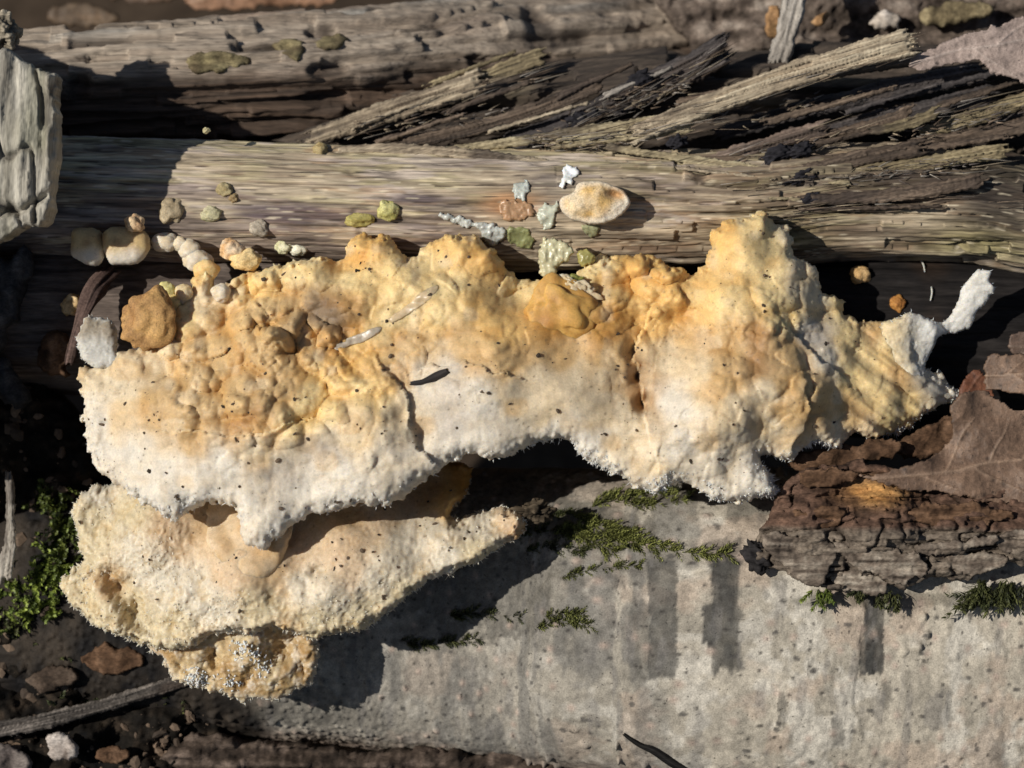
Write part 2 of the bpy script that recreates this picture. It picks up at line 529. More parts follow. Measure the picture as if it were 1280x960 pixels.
def relief_z(Sx, r=10.0):
    """smoothed height of a finished relief as a function of X, Y"""
    cell = 6.0
    ix = np.floor(Sx['X'] / cell).astype(int); iy = np.floor(Sx['Y'] / cell).astype(int)
    x0, y0 = ix.min(), iy.min()
    A = np.zeros((ix.max() - x0 + 1, iy.max() - y0 + 1)); Cn = A.copy()
    np.add.at(A, (ix - x0, iy - y0), Sx['P'][:, 2]); np.add.at(Cn, (ix - x0, iy - y0), 1)
    A = np.where(Cn > 0, A / np.maximum(Cn, 1), 0)

    def f(x, y):
        fx = np.clip(x / cell - x0 - 0.5, 0, A.shape[0] - 1.01); fy = np.clip(y / cell - y0 - 0.5, 0, A.shape[1] - 1.01)
        i = fx.astype(int); j = fy.astype(int); a = fx - i; b = fy - j
        return A[i, j] * (1 - a) * (1 - b) + A[i + 1, j] * a * (1 - b) + A[i, j + 1] * (1 - a) * b + A[i + 1, j + 1] * a * b
    return f


def tube_z(rows):
    b = np.array(rows)

    def f(X, Y):
        y = np.interp(X, b[:, 0], b[:, 1]); z = np.interp(X, b[:, 0], b[:, 2]); r = np.interp(X, b[:, 0], b[:, 3])
        return z + np.sqrt(np.maximum(r * r - (Y - y) ** 2, 4.0))
    return f


def on_surf(f, px, py, lift=0.0):
    q = F(px, py, 0)
    for _ in range(5):
        q = F(px, py, float(f(np.array([q[0]]), np.array([q[1]]))[0]))
    return F(px, py, q[2] + lift)


def plank(name, a, b, width, mat, parent, tints, seed, front=6.0, back=10.0, strip=4.0, ht=5.0, tooth=22.0, step=1.5, taper=(0.6, 0.9), bow=0.0, dark_in=0.0):
    """torn splinter: straight fibres in strips of uneven height, ragged ends.  a, b: frame points"""
    r_ = np.random.default_rng(1000 + seed)
    a = np.asarray(a, float); b = np.asarray(b, float)
    ax = b - a; L = np.hypot(ax[0], ax[1]); u0 = ax[:2] / L; v0 = np.array([-u0[1], u0[0]])

    def end(n, ext, w):
        vs = np.linspace(-w, w, n * 2 + 1)
        return [(ext * (1 if k % 2 else -0.2) * r_.uniform(.2, 1.0) * (1 - 0.5 * abs(v) / w), v + r_.normal(0, w * .05)) for k, v in enumerate(vs)]
    nt_ = max(2, int(width / 7))
    pts = []
    for t_, v in end(nt_, tooth, width * .5 * taper[1]): pts.append((L + t_, v))
    for f in np.linspace(.85, .15, 7): pts.append((L * f, width * .5 * (taper[0] + (taper[1] - taper[0]) * f) * r_.uniform(.82, 1.15)))
    for t_, v in end(nt_, tooth, width * .5 * taper[0])[::-1]: pts.append((-t_, v))
    for f in np.linspace(.15, .85, 7): pts.append((L * f, -width * .5 * (taper[0] + (taper[1] - taper[0]) * f) * r_.uniform(.82, 1.15)))
    P = np.array([a[:2] + u0 * p[0] + v0 * (p[1] + bow * 4 * (p[0] / L) * (1 - p[0] / L)) for p in pts])

    def uv(x, y):
        dx = x - a[0]; dy = y - a[1]
        u = dx * u0[0] + dy * u0[1]
        v = dx * v0[0] + dy * v0[1] - bow * 4 * np.clip(u / L, 0, 1) * (1 - np.clip(u / L, 0, 1))
        return u, v + 1.6 * vn(u * 0.012, v * .05, .5, seed)

    def strips(x, y):
        u, v = uv(x, y)
        k = v / strip + 0.9 * vn(u * .006, v * .17, .5, seed + 1) + 0.2 * vn(u * .03, v * .1, .5, seed + 12)
        i = np.floor(k); f = k - i
        brk = np.floor(u / 95 + 3 * vn(i * 1.71, .3, .5, seed + 2) * 3)
        h = vn(i * 1.37 + 0.31, brk * 0.77 + 0.2, .5, seed + 3)
        k2 = v / (strip * .36); i2 = np.floor(k2)
        h2 = vn(i2 * 1.13 + .4, np.floor(u / 55 + 5 * vn(i2 * .77, .1, .5, seed)) * .63, .5, seed + 4)
        edge_ = np.minimum(f, 1 - f)
        return u, v, h, h2, edge_

    def lum(x, y, s):
        u, v, h, h2, e = strips(x, y)
        return ht * h + 0.35 * ht * h2 - 0.4 * ht * sm(0.12, 0.0, e) * sm(-0.3, .3, vn(u * .012, v * .2, .5, seed + 5)) + 3 * vn(u * .01, v * .03, .5, seed + 6)

    def tin(x, y, s, d):
        u, v, h, h2, e = strips(x, y)
        g = 0.5 + 0.30 * h + 0.28 * h2 + 0.22 * vn(u * .03, v * .5, .5, seed + 7) + 0.25 * vn(u * .012, v * .06, .5, seed + 8) + .2 * vn(u * .2, v * .6, .5, seed + 9)
        g = np.clip(g, 0, 1)
        d_, m_, l_ = [np.array(q) for q in tints]
        c = np.where((g < 0.5)[:, None], d_ + (m_ - d_) * (g * 2)[:, None], m_ + (l_ - m_) * (g * 2 - 1)[:, None])
        c = mixc(c, d_ * .6, sm(0.1, 0.0, e) * .6 * sm(-0.3, .3, vn(u * .012, v * .2, .5, seed + 5)))
        rot_ = sm(.15, .5, vn(u * .012 + seed, v * .04, .5, seed + 10) + .25 * vn(u * .06, v * .15, .5, seed + 11))
        return mixc(c, np.array((0.05, 0.036, 0.028)) * (.6 + .8 * g)[:, None], rot_ * .75)

    def zf(x, y):
        u, v = uv(x, y)
        return a[2] + (b[2] - a[2]) * np.clip(u / L, -.1, 1.1)
    return relief(name, P, zf, mat, parent, tin, step=step, front=front, w=min(5.0, width * .3), back=back, wb=6, edge=((1.5, 7), (1.2, 3)),
                  detail=lambda x, y, z, s: 0.5 * vn(x * .3, y * .3, .5, seed), lumps=lum, smoothed=0, pw=0.8)


# ================================================================== GROUND
def build_ground():
    k = np.concatenate([-np.geomspace(0.35, 250, 26)[::-1], np.linspace(-0.33, 0.33, 90), np.geomspace(0.35, 250, 26)])
    x, y = np.meshgrid(k, k)
    xf, yf = x.ravel(), y.ravel()
    z = 0.006 * fbm(xf * 40, yf * 40, 0.2, 4, 3) - 0.006
    n = len(k)
    me = bpy.data.meshes.new('ground')
    i, j = np.meshgrid(np.arange(n - 1), np.arange(n - 1), indexing='ij')
    a = (i * n + j).ravel()
    me.from_pydata(np.stack([xf, yf, z], -1).tolist(), [], np.stack([a, a + 1, a + n + 1, a + n], -1).tolist())
    me.polygons.foreach_set('use_smooth', np.ones(len(me.polygons), bool))
    me.materials.append(M_soil)
    o = bpy.data.objects.new('ground', me); col.objects.link(o)
    set_props(o, 'dark forest soil under the wood pile', 'ground', kind='structure')


build_ground()


def px_of(X, Y, z):
    k = 1 - z / D
    return X / k + 640, 480 - Y / k


# ================================================================== BACKGROUND LOG
def bg_disp(X, Y, l, a, th, R):
    w = a + 14 * vn(l * 0.006, a * 0.02, 0.5, 61)
    d = 7 * vn(l * 0.004, w * 0.06, 0.5, 62) + 3.5 * vn(l * 0.012, w * 0.17, 0.5, 63) + 1.5 * vn(l * 0.03, w * 0.4, 0.5, 64)
    crack = vn(l * 0.003, w * 0.055, 0.5, 65)
    d -= 9 * np.exp(-(crack / 0.07) ** 2) * sm(-0.2, 0.3, vn(l * 0.01, w * 0.03, 0.5, 66))
    # the lower half is torn away in long layers
    low = sm(0.0, -0.75, th + 0.25 * vn(l * 0.006, 0.3, 0.5, 68))
    lay = np.floor(w / 9) + 0
    d -= low * (10 + 16 * vn(l * 0.008, lay * 1.7, 0.5, 67))
    l2 = np.floor((w + 5 * vn(l * .012, .3, .5, 69)) / 14)
    d += 4 * np.sign(vn(l * 0.009, l2 * 1.37, 0.5, 70)) + 3 * fbm(l * 0.05, w * 0.12, .5, 3, 77)
    d -= 12 * sm(0.35, 0.6, vn(l * 0.02, w * 0.045, .5, 78))
    return d


def bg_tint(X, Y, l, a, th, d):
    w = a + 14 * vn(l * 0.006, a * 0.02, 0.5, 61)
    g = 0.5 + 0.5 * vn(l * 0.006, w * 0.2, 0.5, 71) + 0.25 * vn(l * 0.02, w * 0.5, 0.5, 72)
    c = mixc((0.20, 0.155, 0.115), (0.36, 0.30, 0.235), np.clip(g, 0, 1))
    c = mixc(c, (0.33, 0.23, 0.17), sm(0.1, 0.7, vn(l * 0.008, a * 0.02, 0.5, 73)) * 0.6)
    c = mixc(c, (0.34, 0.33, 0.30), sm(0.2, 0.7, vn(l * 0.006, a * 0.05, 0.5, 75)) * 0.6)
    c = mixc(c, (0.06, 0.045, 0.035), sm(0.3, 0.6, vn(l * 0.02, w * 0.045, .5, 78)) * .8)
    c = c * (1 + .35 * fbm(l * .03, w * .15, .5, 3, 79))[:, None]
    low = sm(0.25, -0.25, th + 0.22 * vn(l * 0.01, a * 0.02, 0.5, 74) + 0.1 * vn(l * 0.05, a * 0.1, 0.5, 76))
    c = mixc(c, mixc((0.02, 0.013, 0.009), (0.10, 0.062, 0.04), np.clip(g, 0, 1)), low * 0.97)  # lower half painted dark for the shade on the log's underside
    crack = vn(l * 0.003, w * 0.055, 0.5, 65)
    c = mixc(c, (0.05, 0.035, 0.025), np.exp(-(crack / 0.06) ** 2) * 0.6)
    return c


t = thing('background_log', 'weathered grey brown log lying behind, across the top of the picture', 'log', F(400, 80, -200))
p = [np.append(F(*q[:3]), q[3]) for q in [(-1500, 170, -200, 70), (-300, 126, -185, 74), (100, 112, -180, 78), (300, 104, -195, 84), (480, 92, -250, 92),
                                         (700, 75, -350, 98), (900, 60, -420, 100), (1500, 10, -500, 100), (2600, -80, -520, 90)]]
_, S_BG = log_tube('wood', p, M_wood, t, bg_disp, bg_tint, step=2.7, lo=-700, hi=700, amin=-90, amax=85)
bg_z = relief_z(S_BG)
FLK = ((0.07, 0.052, 0.03), (0.2, 0.16, 0.08), (0.27, 0.225, 0.12))
for q in [((232, 78), (250, 66), (285, 64), (308, 70), (312, 80), (280, 88), (245, 92)),
          ((338, 58), (352, 50), (376, 50), (380, 62), (372, 78), (350, 66)),
          ((396, 52), (420, 42), (436, 48), (425, 60), (404, 62))]:
    P = np.array([on_surf(bg_z, a, b) for a, b in q])
    relief('bark_flake', P, lambda x, y: bg_z(x, y) + 1, M_bark, t,
           lambda x, y, s, d: mixc(FLK[0], FLK[2], np.clip(0.5 + 0.6 * vn(x * 0.06, y * 0.12, 0.5, 5), 0, 1)),
           step=2.0, front=6, w=8, back=8, wb=5, edge=((3, 8),), detail=lambda x, y, z, s: 2 * vn(x * 0.1, y * 0.2, 0.5, 8))


# ================================================================== DARK DECAYED LOG (under the fungus)
def dk_disp(X, Y, l, a, th, R):
    w = a + 10 * vn(l * 0.008, a * 0.02, 0.5, 81)
    return 6 * vn(l * 0.005, w * 0.05, 0.5, 82) + 3 * vn(l * 0.015, w * 0.16, 0.5, 83) + 1.3 * vn(l * 0.04, w * 0.45, 0.5, 84)


def dk_tint(X, Y, l, a, th, d):
    g = np.clip(0.5 + 0.45 * vn(l * 0.008, a * 0.3, 0.5, 85) + 0.25 * vn(l * 0.05, a * 0.1, 0.5, 86), 0, 1)
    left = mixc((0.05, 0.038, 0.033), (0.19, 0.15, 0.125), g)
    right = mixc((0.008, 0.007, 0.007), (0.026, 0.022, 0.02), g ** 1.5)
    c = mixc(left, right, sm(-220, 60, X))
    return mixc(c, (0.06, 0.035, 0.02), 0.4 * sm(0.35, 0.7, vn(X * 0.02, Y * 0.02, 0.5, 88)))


t = thing('decayed_log', 'dark decayed log carrying the fungus between the two paler logs', 'log', F(640, 410, -230))
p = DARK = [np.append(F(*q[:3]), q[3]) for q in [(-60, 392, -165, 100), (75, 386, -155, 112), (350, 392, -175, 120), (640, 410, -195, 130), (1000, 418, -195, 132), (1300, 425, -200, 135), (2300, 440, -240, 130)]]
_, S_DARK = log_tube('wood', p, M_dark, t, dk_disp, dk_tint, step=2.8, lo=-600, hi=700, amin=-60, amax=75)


# ================================================================== MAIN WEATHERED BRANCH
def mn_disp(X, Y, l, a, th, R):
    w = a + 7 * vn(l * 0.005, a * 0.02, 0.5, 1) + 0.05 * l * sm(-200, 250, X) * sm(420, 250, X)
    d = 5 * vn(l * 0.003, w * 0.035, 0.5, 2) + 2.6 * vn(l * 0.006, w * 0.11, 0.5, 3) + 1.5 * vn(l * 0.012, w * 0.3, 0.5, 4) \
        + 1.1 * vn(l * 0.03, w * 0.6, 0.5, 5) + 0.6 * vn(l * 0.1, w * 0.7, 0.5, 13)
    rightn = sm(-50, 300, X)
    cr = vn(l * 0.0028, w * 0.055, 0.5, 6)
    d -= (3 + 6 * rightn) * np.exp(-(cr / 0.05) ** 2) * sm(-0.3, 0.2, vn(l * 0.006, w * 0.02, 0.5, 7))
    cr2 = vn(l * 0.005, w * 0.12, 0.5, 8)
    d -= 2.0 * np.exp(-(cr2 / 0.05) ** 2)
    # torn layers on the upper right
    lay = np.floor((w + 8 * vn(l * 0.01, 0.1, 0.5, 12)) / 13.0)
    step_ = vn(l * 0.004, lay * 2.3, 0.5, 9)
    d += rightn * 7 * (step_ > 0.05) * sm(-0.1, 0.5, th) + rightn * 3 * np.sign(vn(l * 0.007, lay * 1.3, 0.5, 10))
    f1, f2, iv = worley(l / 60, w / 4.5, 21)
    d -= 1.8 * np.exp(-(f1 / .22) ** 2) * (iv > .3)
    d += 1.6 * fbm(l * .025, w * .2, .5, 3, 24)
    d += 5 * np.exp(-((X + 420) / 60) ** 2) * sm(0.2, -0.6, th)
    return d


def mn_tint(X, Y, l, a, th, d):
    w = a + 7 * vn(l * 0.005, a * 0.02, 0.5, 1) + 0.05 * l * sm(-200, 250, X) * sm(420, 250, X)
    fb = 0.5 - 1.6 * np.abs(vn(l * 0.005, w * 0.30, 0.5, 14)) + 0.45 * (0.5 - np.abs(vn(l * 0.009, w * 0.5, 0.5, 15)))
    g = 0.5 + 0.42 * fb + 0.32 * vn(l * 0.012, w * 0.08, 0.5, 16) + 0.14 * vn(l * 0.02, w * 0.5, 0.5, 27) + 0.14 * fbm(l * .03, w * .12, .5, 3, 31)
    g = sm(0.1, 0.9, g)

    def patch(fl, fw, seed, lo, hi, o=5):
        return sm(lo, hi, fbm(l * fl, w * fw, .5, o, seed, 0.62))
    c = mixc((0.17, 0.125, 0.085), (0.47, 0.385, 0.27), g)
    # algae film towards the top, in ragged patches
    al = sm(-0.05, 0.2, 0.45 * (th - 0.35) * sm(420, 250, X) + fbm(l * 0.006, w * 0.05, .5, 5, 17, 0.55))
    c = mixc(c, mixc((0.19, 0.165, 0.07), (0.48, 0.415, 0.235), g), al * 0.55)
    # grey pinkish worn zones
    c = mixc(c, mixc((0.24, 0.185, 0.155), (0.53, 0.445, 0.375), g), patch(0.006, 0.05, 19, 0.08, 0.25) * 0.8)
    c = mixc(c, mixc((0.16, 0.10, 0.06), (0.34, 0.23, 0.14), g), patch(0.008, 0.07, 22, 0.16, 0.3) * 0.7)
    # purple brown stain low on the left, dark brown on the right
    st = sm(-0.02, 0.14, -0.42 * (th + 0.12) + fbm(l * 0.008, w * 0.06, .5, 5, 20, 0.55)) * sm(20, -120, X)
    c = mixc(c, mixc((0.045, 0.032, 0.034), (0.20, 0.15, 0.14), g), st * 0.6)
    rn = sm(60, 330, X)
    st = patch(0.006, 0.07, 23, -0.02, 0.16) * rn
    c = mixc(c, mixc((0.03, 0.021, 0.015), (0.17, 0.12, 0.08), g), st * 0.9)
    c = mixc(c, np.array([0.09, 0.06, 0.045]), rn * 0.35 * sm(-0.3, 0.5, th))
    yg = np.exp(-(((X - 330) / 60) ** 2)) * np.exp(-((th + 0.55) / 0.3) ** 2) + np.exp(-(((X - 600) / 70) ** 2)) * np.exp(-((th + 0.7) / 0.3) ** 2)
    c = mixc(c, (0.36, 0.31, 0.10), np.clip(yg, 0, 1) * 0.6)
    cr = vn(l * 0.0028, w * 0.055, 0.5, 6)
    c = mixc(c, (0.04, 0.028, 0.02), 0.75 * np.exp(-(cr / 0.035) ** 2) * sm(-0.3, 0.2, vn(l * 0.006, w * 0.02, 0.5, 7)))
    cr2 = vn(l * 0.005, w * 0.12, 0.5, 8)
    c = mixc(c, (0.07, 0.05, 0.035), 0.5 * np.exp(-(cr2 / 0.04) ** 2))
    for (qx, qy, rx, ry, tone, k) in [(365, 268, 60, 14, (0.085, 0.06, 0.07), .8), (320, 262, 30, 8, (0.08, 0.06, 0.06), .6), (520, 250, 34, 8, (0.10, 0.075, 0.085), .8), (690, 230, 40, 16, (0.12, 0.10, 0.10), .6),
                                      (1120, 225, 110, 26, (0.05, 0.036, 0.027), .75), (1040, 285, 120, 10, (0.11, 0.075, 0.05), .6), (860, 238, 90, 9, (0.12, 0.085, 0.06), .6), (1260, 230, 60, 70, (0.02, 0.015, 0.012), .85)]:  # last spot paints shade over the branch's right end
        q = F(qx, qy, -10)
        m_ = np.exp(-(((X - q[0]) / rx) ** 2 + ((Y - q[1]) / ry) ** 2)) * (1 + 0.9 * vn(l * 0.03, w * 0.25, .5, 28))
        c = mixc(c, np.array(tone) * (0.7 + 0.6 * g)[:, None], np.clip(m_ * 1.3, 0, 1) * k)
    # brown rot patch beside the small cap
    br = np.exp(-(((X + 2) / 34) ** 2 + ((Y - 225) / 15) ** 2))
    c = mixc(c, (0.36, 0.19, 0.09), np.clip(br * 1.4, 0, 0.9))
    c = c * (1 + 0.35 * fbm(l * 0.02, w * 0.35, .5, 3, 29))[:, None]
    f1, f2, iv = worley(l / 60, w / 4.5, 21)
    c = mixc(c, (0.04, 0.028, 0.022), sm(.26, .14, f1) * (iv > .35) * .8)
    f1, f2, iv = worley(l / 45, w / 3.6, 23)
    c = mixc(c, (0.60, 0.52, 0.38), sm(.24, .12, f1) * (iv > .4) * .6)
    return c


t_main = thing('weathered_branch', 'grain streaked weathered branch running behind the top of the fungus', 'log', F(640, 250, -90))
p = MAIN = [np.append(F(*q[:3]), q[3]) for q in [(-1500, 225, -100, 80), (-250, 242, -85, 78), (80, 246, -82, 77), (420, 258, -80, 78), (640, 262, -80, 80), (900, 258, -85, 72),
                                         (1180, 258, -95, 70), (1300, 275, -105, 68), (1500, 300, -120, 66), (2500, 380, -160, 60)]]
_, S_MAIN = log_tube('wood', p, M_wood, t_main, mn_disp, mn_tint, step=1.6, lo=-620, hi=690, amin=-85, amax=85)

# ================================================================== SHATTERED WOOD (upper right)
def sh_disp(X, Y, l, a, th, R):
    w = a + 10 * vn(l * 0.006, a * 0.02, 0.5, 101)
    lay = np.floor((w + 6 * vn(l * 0.01, 0.1, 0.5, 102)) / 11.0)
    d = 9 * vn(l * 0.004, w * 0.05, 0.5, 103) + 7 * np.sign(vn(l * 0.006, lay * 1.9, 0.5, 104)) + 3 * vn(l * 0.015, w * 0.25, 0.5, 105) + 1.5 * vn(l * 0.05, w * 0.5, 0.5, 106)
    hole = sm(0.25, 0.6, vn(l * 0.006, w * 0.03, 0.5, 107))
    return d - 25 * hole


def sh_tint(X, Y, l, a, th, d):
    g = np.clip(0.5 + 0.5 * vn(l * 0.006, a * 0.3, 0.5, 108) + 0.3 * vn(l * 0.03, a * 0.5, 0.5, 109), 0, 1)
    c = mixc((0.012, 0.009, 0.008), (0.10, 0.075, 0.055), g)
    return mixc(c, mixc((0.10, 0.08, 0.05), (0.32, 0.26, 0.17), g), sm(0.25, 0.6, vn(l * 0.006, a * 0.04, 0.5, 110)) * 0.6)


t_sh = thing('shattered_log', 'dark shattered log with torn fibrous splinters at upper right', 'log', F(900, 150, -200))
p = [np.append(F(*q[:3]), q[3]) for q in [(330, 205, -190, 25), (480, 170, -200, 46), (700, 145, -210, 66), (950, 140, -215, 80), (1250, 150, -220, 92), (1700, 140, -230, 95), (2600, 120, -260, 90)]]
log_tube('wood', p, M_split, t_sh, sh_disp, sh_tint, step=2.8, lo=-330, hi=700, amin=-80, amax=90)

TAN = ((0.09, 0.065, 0.045), (0.30, 0.24, 0.165), (0.50, 0.43, 0.31))
YEL = ((0.11, 0.08, 0.045), (0.34, 0.28, 0.17), (0.52, 0.46, 0.30))
BRN = ((0.02, 0.014, 0.010), (0.085, 0.06, 0.042), (0.21, 0.155, 0.11))
CHR = ((0.015, 0.013, 0.013), (0.05, 0.042, 0.04), (0.13, 0.11, 0.10))
PNK = ((0.05, 0.035, 0.028), (0.18, 0.13, 0.10), (0.31, 0.24, 0.195))
GRY = ((0.12, 0.105, 0.09), (0.27, 0.24, 0.205), (0.40, 0.365, 0.32))
OLV = ((0.035, 0.026, 0.016), (0.16, 0.125, 0.07), (0.35, 0.285, 0.165))

SPL = [
    # points (px, py, z, r), tints, flat, roll, rag
    ([(790, 172, -70, 14), (850, 142, -60, 20), (960, 105, -48, 20), (1060, 76, -36, 17), (1138, 52, -25, 14)], TAN, 0.8, 0.2, 10, 0.30),
    ([(390, 172, -120, 12), (470, 143, -115, 18), (545, 120, -110, 18), (600, 102, -115, 13)], TAN, 0.6, 0.4, 14, 0.4),
    ([(560, 118, -135, 10), (620, 92, -128, 13), (676, 70, -122, 12)], OLV, 0.6, 0.3, 8, 0.35),
    ([(500, 178, -95, 10), (600, 160, -92, 12), (700, 130, -96, 12), (745, 105, -100, 9)], BRN, 0.5, 0.4, 12, 0.4),
    ([(540, 192, -62, 7), (640, 172, -56, 9), (760, 160, -52, 9), (880, 142, -60, 7)], YEL, 0.45, 0.3, 10, 0.35),
    ([(640, 178, -110, 14), (740, 140, -105, 20), (830, 102, -105, 22), (905, 62, -110, 15)], CHR, 0.6, 0.5, 14, 0.45),
    ([(690, 176, -66, 9), (770, 170, -52, 12), (862, 156, -52, 8)], YEL, 0.4, 0.2, 9, 0.35),
    ([(760, 184, -40, 6), (860, 192, -36, 8), (960, 214, -30, 7), (1060, 226, -30, 5)], YEL, 0.45, 0.2, 10, 0.3),
    ([(880, 203, -55, 10), (960, 180, -50, 13), (1030, 160, -58, 9)], PNK, 0.5, 0.2, 10, 0.35),
    ([(1030, 168, -70, 8), (1090, 157, -58, 11), (1135, 142, -62, 7)], BRN, 0.5, 0.3, 10, 0.35),
    ([(1092, 163, -48, 6), (1130, 156, -42, 9), (1166, 142, -48, 5)], OLV, 0.4, 0.2, 6, 0.3),
    ([(1150, 168, -80, 10), (1210, 150, -70, 14), (1300, 118, -70, 12)], OLV, 0.5, 0.3, 12, 0.35),
    ([(1140, 180, -75, 9), (1230, 168, -66, 13), (1320, 148, -70, 12)], BRN, 0.5, 0.3, 12, 0.35),
    ([(1010, 250, -24, 6), (1110, 240, -12, 11), (1180, 236, -10, 10), (1222, 226, -18, 5)], BRN, 0.5, 0.1, 8, 0.35),
    ([(940, 232, -26, 7), (1040, 205, -30, 13), (1150, 185, -40, 12)], BRN, 0.6, 0.3, 12, 0.45),
    ([(1040, 218, -34, 7), (1140, 205, -32, 12), (1250, 190, -45, 10)], OLV, 0.5, 0.2, 14, 0.4),
    ([(850, 130, -95, 9), (960, 108, -90, 12), (1080, 80, -86, 10), (1150, 72, -84, 6)], BRN, 0.7, 0.2, 12, 0.4),
    ([(900, 168, -110, 12), (1000, 140, -110, 16), (1130, 108, -105, 16), (1230, 92, -108, 12)], CHR, 0.6, 0.2, 14, 0.4),
    ([(960, 190, -95, 10), (1100, 150, -95, 16), (1240, 120, -98, 14)], CHR, 0.6, 0.3, 14, 0.4),
    ([(420, 190, -70, 6), (520, 186, -62, 9), (620, 196, -50, 8), (720, 216, -30, 5)], TAN, 0.4, 0.2, 10, 0.3),
]
for k, (pp, tn, fl, ro, rg, rf) in enumerate(SPL):
    wd = 2.1 * max(q[3] for q in pp)
    A_ = F(*pp[0][:3]); B_ = F(*pp[-1][:3])
    zmid = max(q[2] for q in pp)
    A_[2] = 0.5 * (A_[2] + zmid); B_[2] = 0.5 * (B_[2] + zmid)
    mid = F(*pp[len(pp) // 2][:3])
    bow_ = float((mid[:2] - (A_[:2] + B_[:2]) / 2) @ np.array([-(B_ - A_)[1], (B_ - A_)[0]]) / np.hypot(*(B_ - A_)[:2]))
    plank('splinter', A_, B_, wd, M_split, t_sh, tn, k * 13 + 3, front=0.14 * wd, back=0.4 * wd, strip=4.5 if wd > 25 else 3.4, ht=4.5 if wd > 25 else 3.2, tooth=14 + rg, bow=bow_)
rs_ = np.random.default_rng(17)
for k, (x, y, z, ln, an, wd, tn) in enumerate([(470, 178, -88, 120, .30, 8, BRN), (560, 140, -100, 110, .36, 9, BRN), (610, 165, -84, 130, .28, 7, TAN), (700, 120, -92, 100, .42, 9, BRN), (760, 118, -80, 90, .40, 8, GRY), (690, 185, -44, 120, .12, 6, YEL),
                                               (800, 160, -46, 110, .22, 8, TAN), (900, 128, -60, 190, .30, 9, CHR), (960, 152, -70, 160, .26, 10, BRN), (1010, 182, -44, 120, .22, 8, BRN), (1060, 140, -72, 120, .30, 8, CHR), (1120, 190, -46, 140, .14, 10, BRN),
                                               (900, 226, -18, 160, .04, 6, TAN), (1000, 262, -20, 180, .02, 6, BRN), (830, 208, -22, 130, -.12, 6, TAN), (940, 246, -16, 110, -.05, 5, YEL), (1180, 130, -72, 110, .3, 9, BRN), (1130, 120, -84, 150, .25, 10, CHR),
                                               (540, 105, -118, 110, .38, 8, OLV), (440, 160, -104, 120, .36, 7, TAN)]):
    A_ = F(x, y, z); B_ = A_ + np.array([math.cos(an) * ln, math.sin(an) * ln, rs_.uniform(-6, 10)])
    plank('splinter', A_, B_, wd * 1.5, M_split, t_sh, tn, 400 + k * 7, front=3, back=5, strip=3, ht=2.4, tooth=18, step=1.4, taper=(.7, .5))
# fine fibres standing up along the splinters
rf = np.random.default_rng(5)


def fibre_fuzz(name, zones, parent, n, mat, tints, L=(6, 20), R=(0.4, 1.3), ang=(0.1, 0.45)):
    V, T, C = [], [], []
    for _ in range(n):
        x0, y0, x1, y1, z0, z1 = zones[rf.integers(len(zones))]
        u = rf.random(); v = rf.normal(0, 7)
        c = F(x0 + (x1 - x0) * u, y0 + (y1 - y0) * u + v, z0 + (z1 - z0) * u + rf.normal(0, 3))
        a = math.atan2(-(y1 - y0), x1 - x0) + rf.normal(0, 0.3 if L[1] < 40 else 0.07)
        e = rf.uniform(*ang); ll = rf.uniform(*L); r = rf.uniform(*R)
        d = np.array([math.cos(a) * math.cos(e), math.sin(a) * math.cos(e), math.sin(e)])
        n1 = np.cross(d, [0, 0, 1.0]); n1 /= np.linalg.norm(n1); n2 = np.cross(d, n1)
        m = c + d * ll * 0.5 + np.array([0, 0, rf.normal(0, 1.5)])
        b = len(V)
        for q in range(3):
            w = q * 2.094
            V.append(c + (n1 * math.cos(w) + n2 * math.sin(w)) * r)
        for q in range(3):
            w = q * 2.094 + 0.4
            V.append(m + (n1 * math.cos(w) + n2 * math.sin(w)) * r * 0.8)
        V.append(c + d * ll)
        for q in range(3):
            q2 = (q + 1) % 3
            T += [(b + q, b + q2, b + 3 + q), (b + q2, b + 3 + q2, b + 3 + q), (b + 3 + q, b + 3 + q2, b + 6)]
        cc = np.array(tints[rf.integers(len(tints))]) * rf.uniform(0.6, 1.3)
        C += [cc] * 7
    return set_props(mk(name, np.array(V), None, mat, parent, np.array(C), tris=np.array(T), smooth=False), kind='stuff')


fibre_fuzz('torn_fibres', [(690, 160, 850, 110, -85, -85), (740, 130, 860, 105, -90, -85), (440, 165, 640, 140, -100, -95), (900, 210, 1060, 170, -40, -45),
                           (660, 180, 800, 180, -50, -45), (1060, 220, 1220, 200, -20, -30), (880, 150, 1080, 120, -80, -80), (1100, 170, 1280, 140, -55, -60)],
           t_sh, 650, M_split, [BRN[1], BRN[2], GRY[1], TAN[1], CHR[2]])

fibre_fuzz('long_fibres', [(430, 170, 680, 90, -92, -110), (700, 170, 900, 70, -70, -90), (800, 170, 1130, 60, -40, -20), (900, 200, 1240, 130, -40, -50), (640, 180, 900, 150, -40, -40), (900, 235, 1230, 205, -10, -20), (950, 270, 1250, 250, -12, -20)],
           t_sh, 240, M_split, [TAN[1], BRN[2], GRY[1], BRN[1]], L=(22, 70), R=(0.35, 0.9), ang=(-0.02, 0.10))
# black crust on the shattered wood
for (x, y, z, rx, ry, sd) in [(972, 193, -36, 20, 9, 1), (1000, 188, -36, 16, 9, 2), (722, 150, -84, 14, 9, 3), (742, 145, -84, 10, 7, 4),
                              (800, 98, -85, 16, 9, 5), (1010, 250, -22, 14, 7, 6), (846, 178, -38, 12, 8, 7), (1000, 222, -22, 20, 8, 8)]:
    o = blob('black_crust', F(x, y, z), (rx, ry, 9), M_dark, t_sh, (0.018, 0.017, 0.02), sub=4, lump=0.6, freq=2.5, seed=sd, tilt=0.3, fine=0.25)


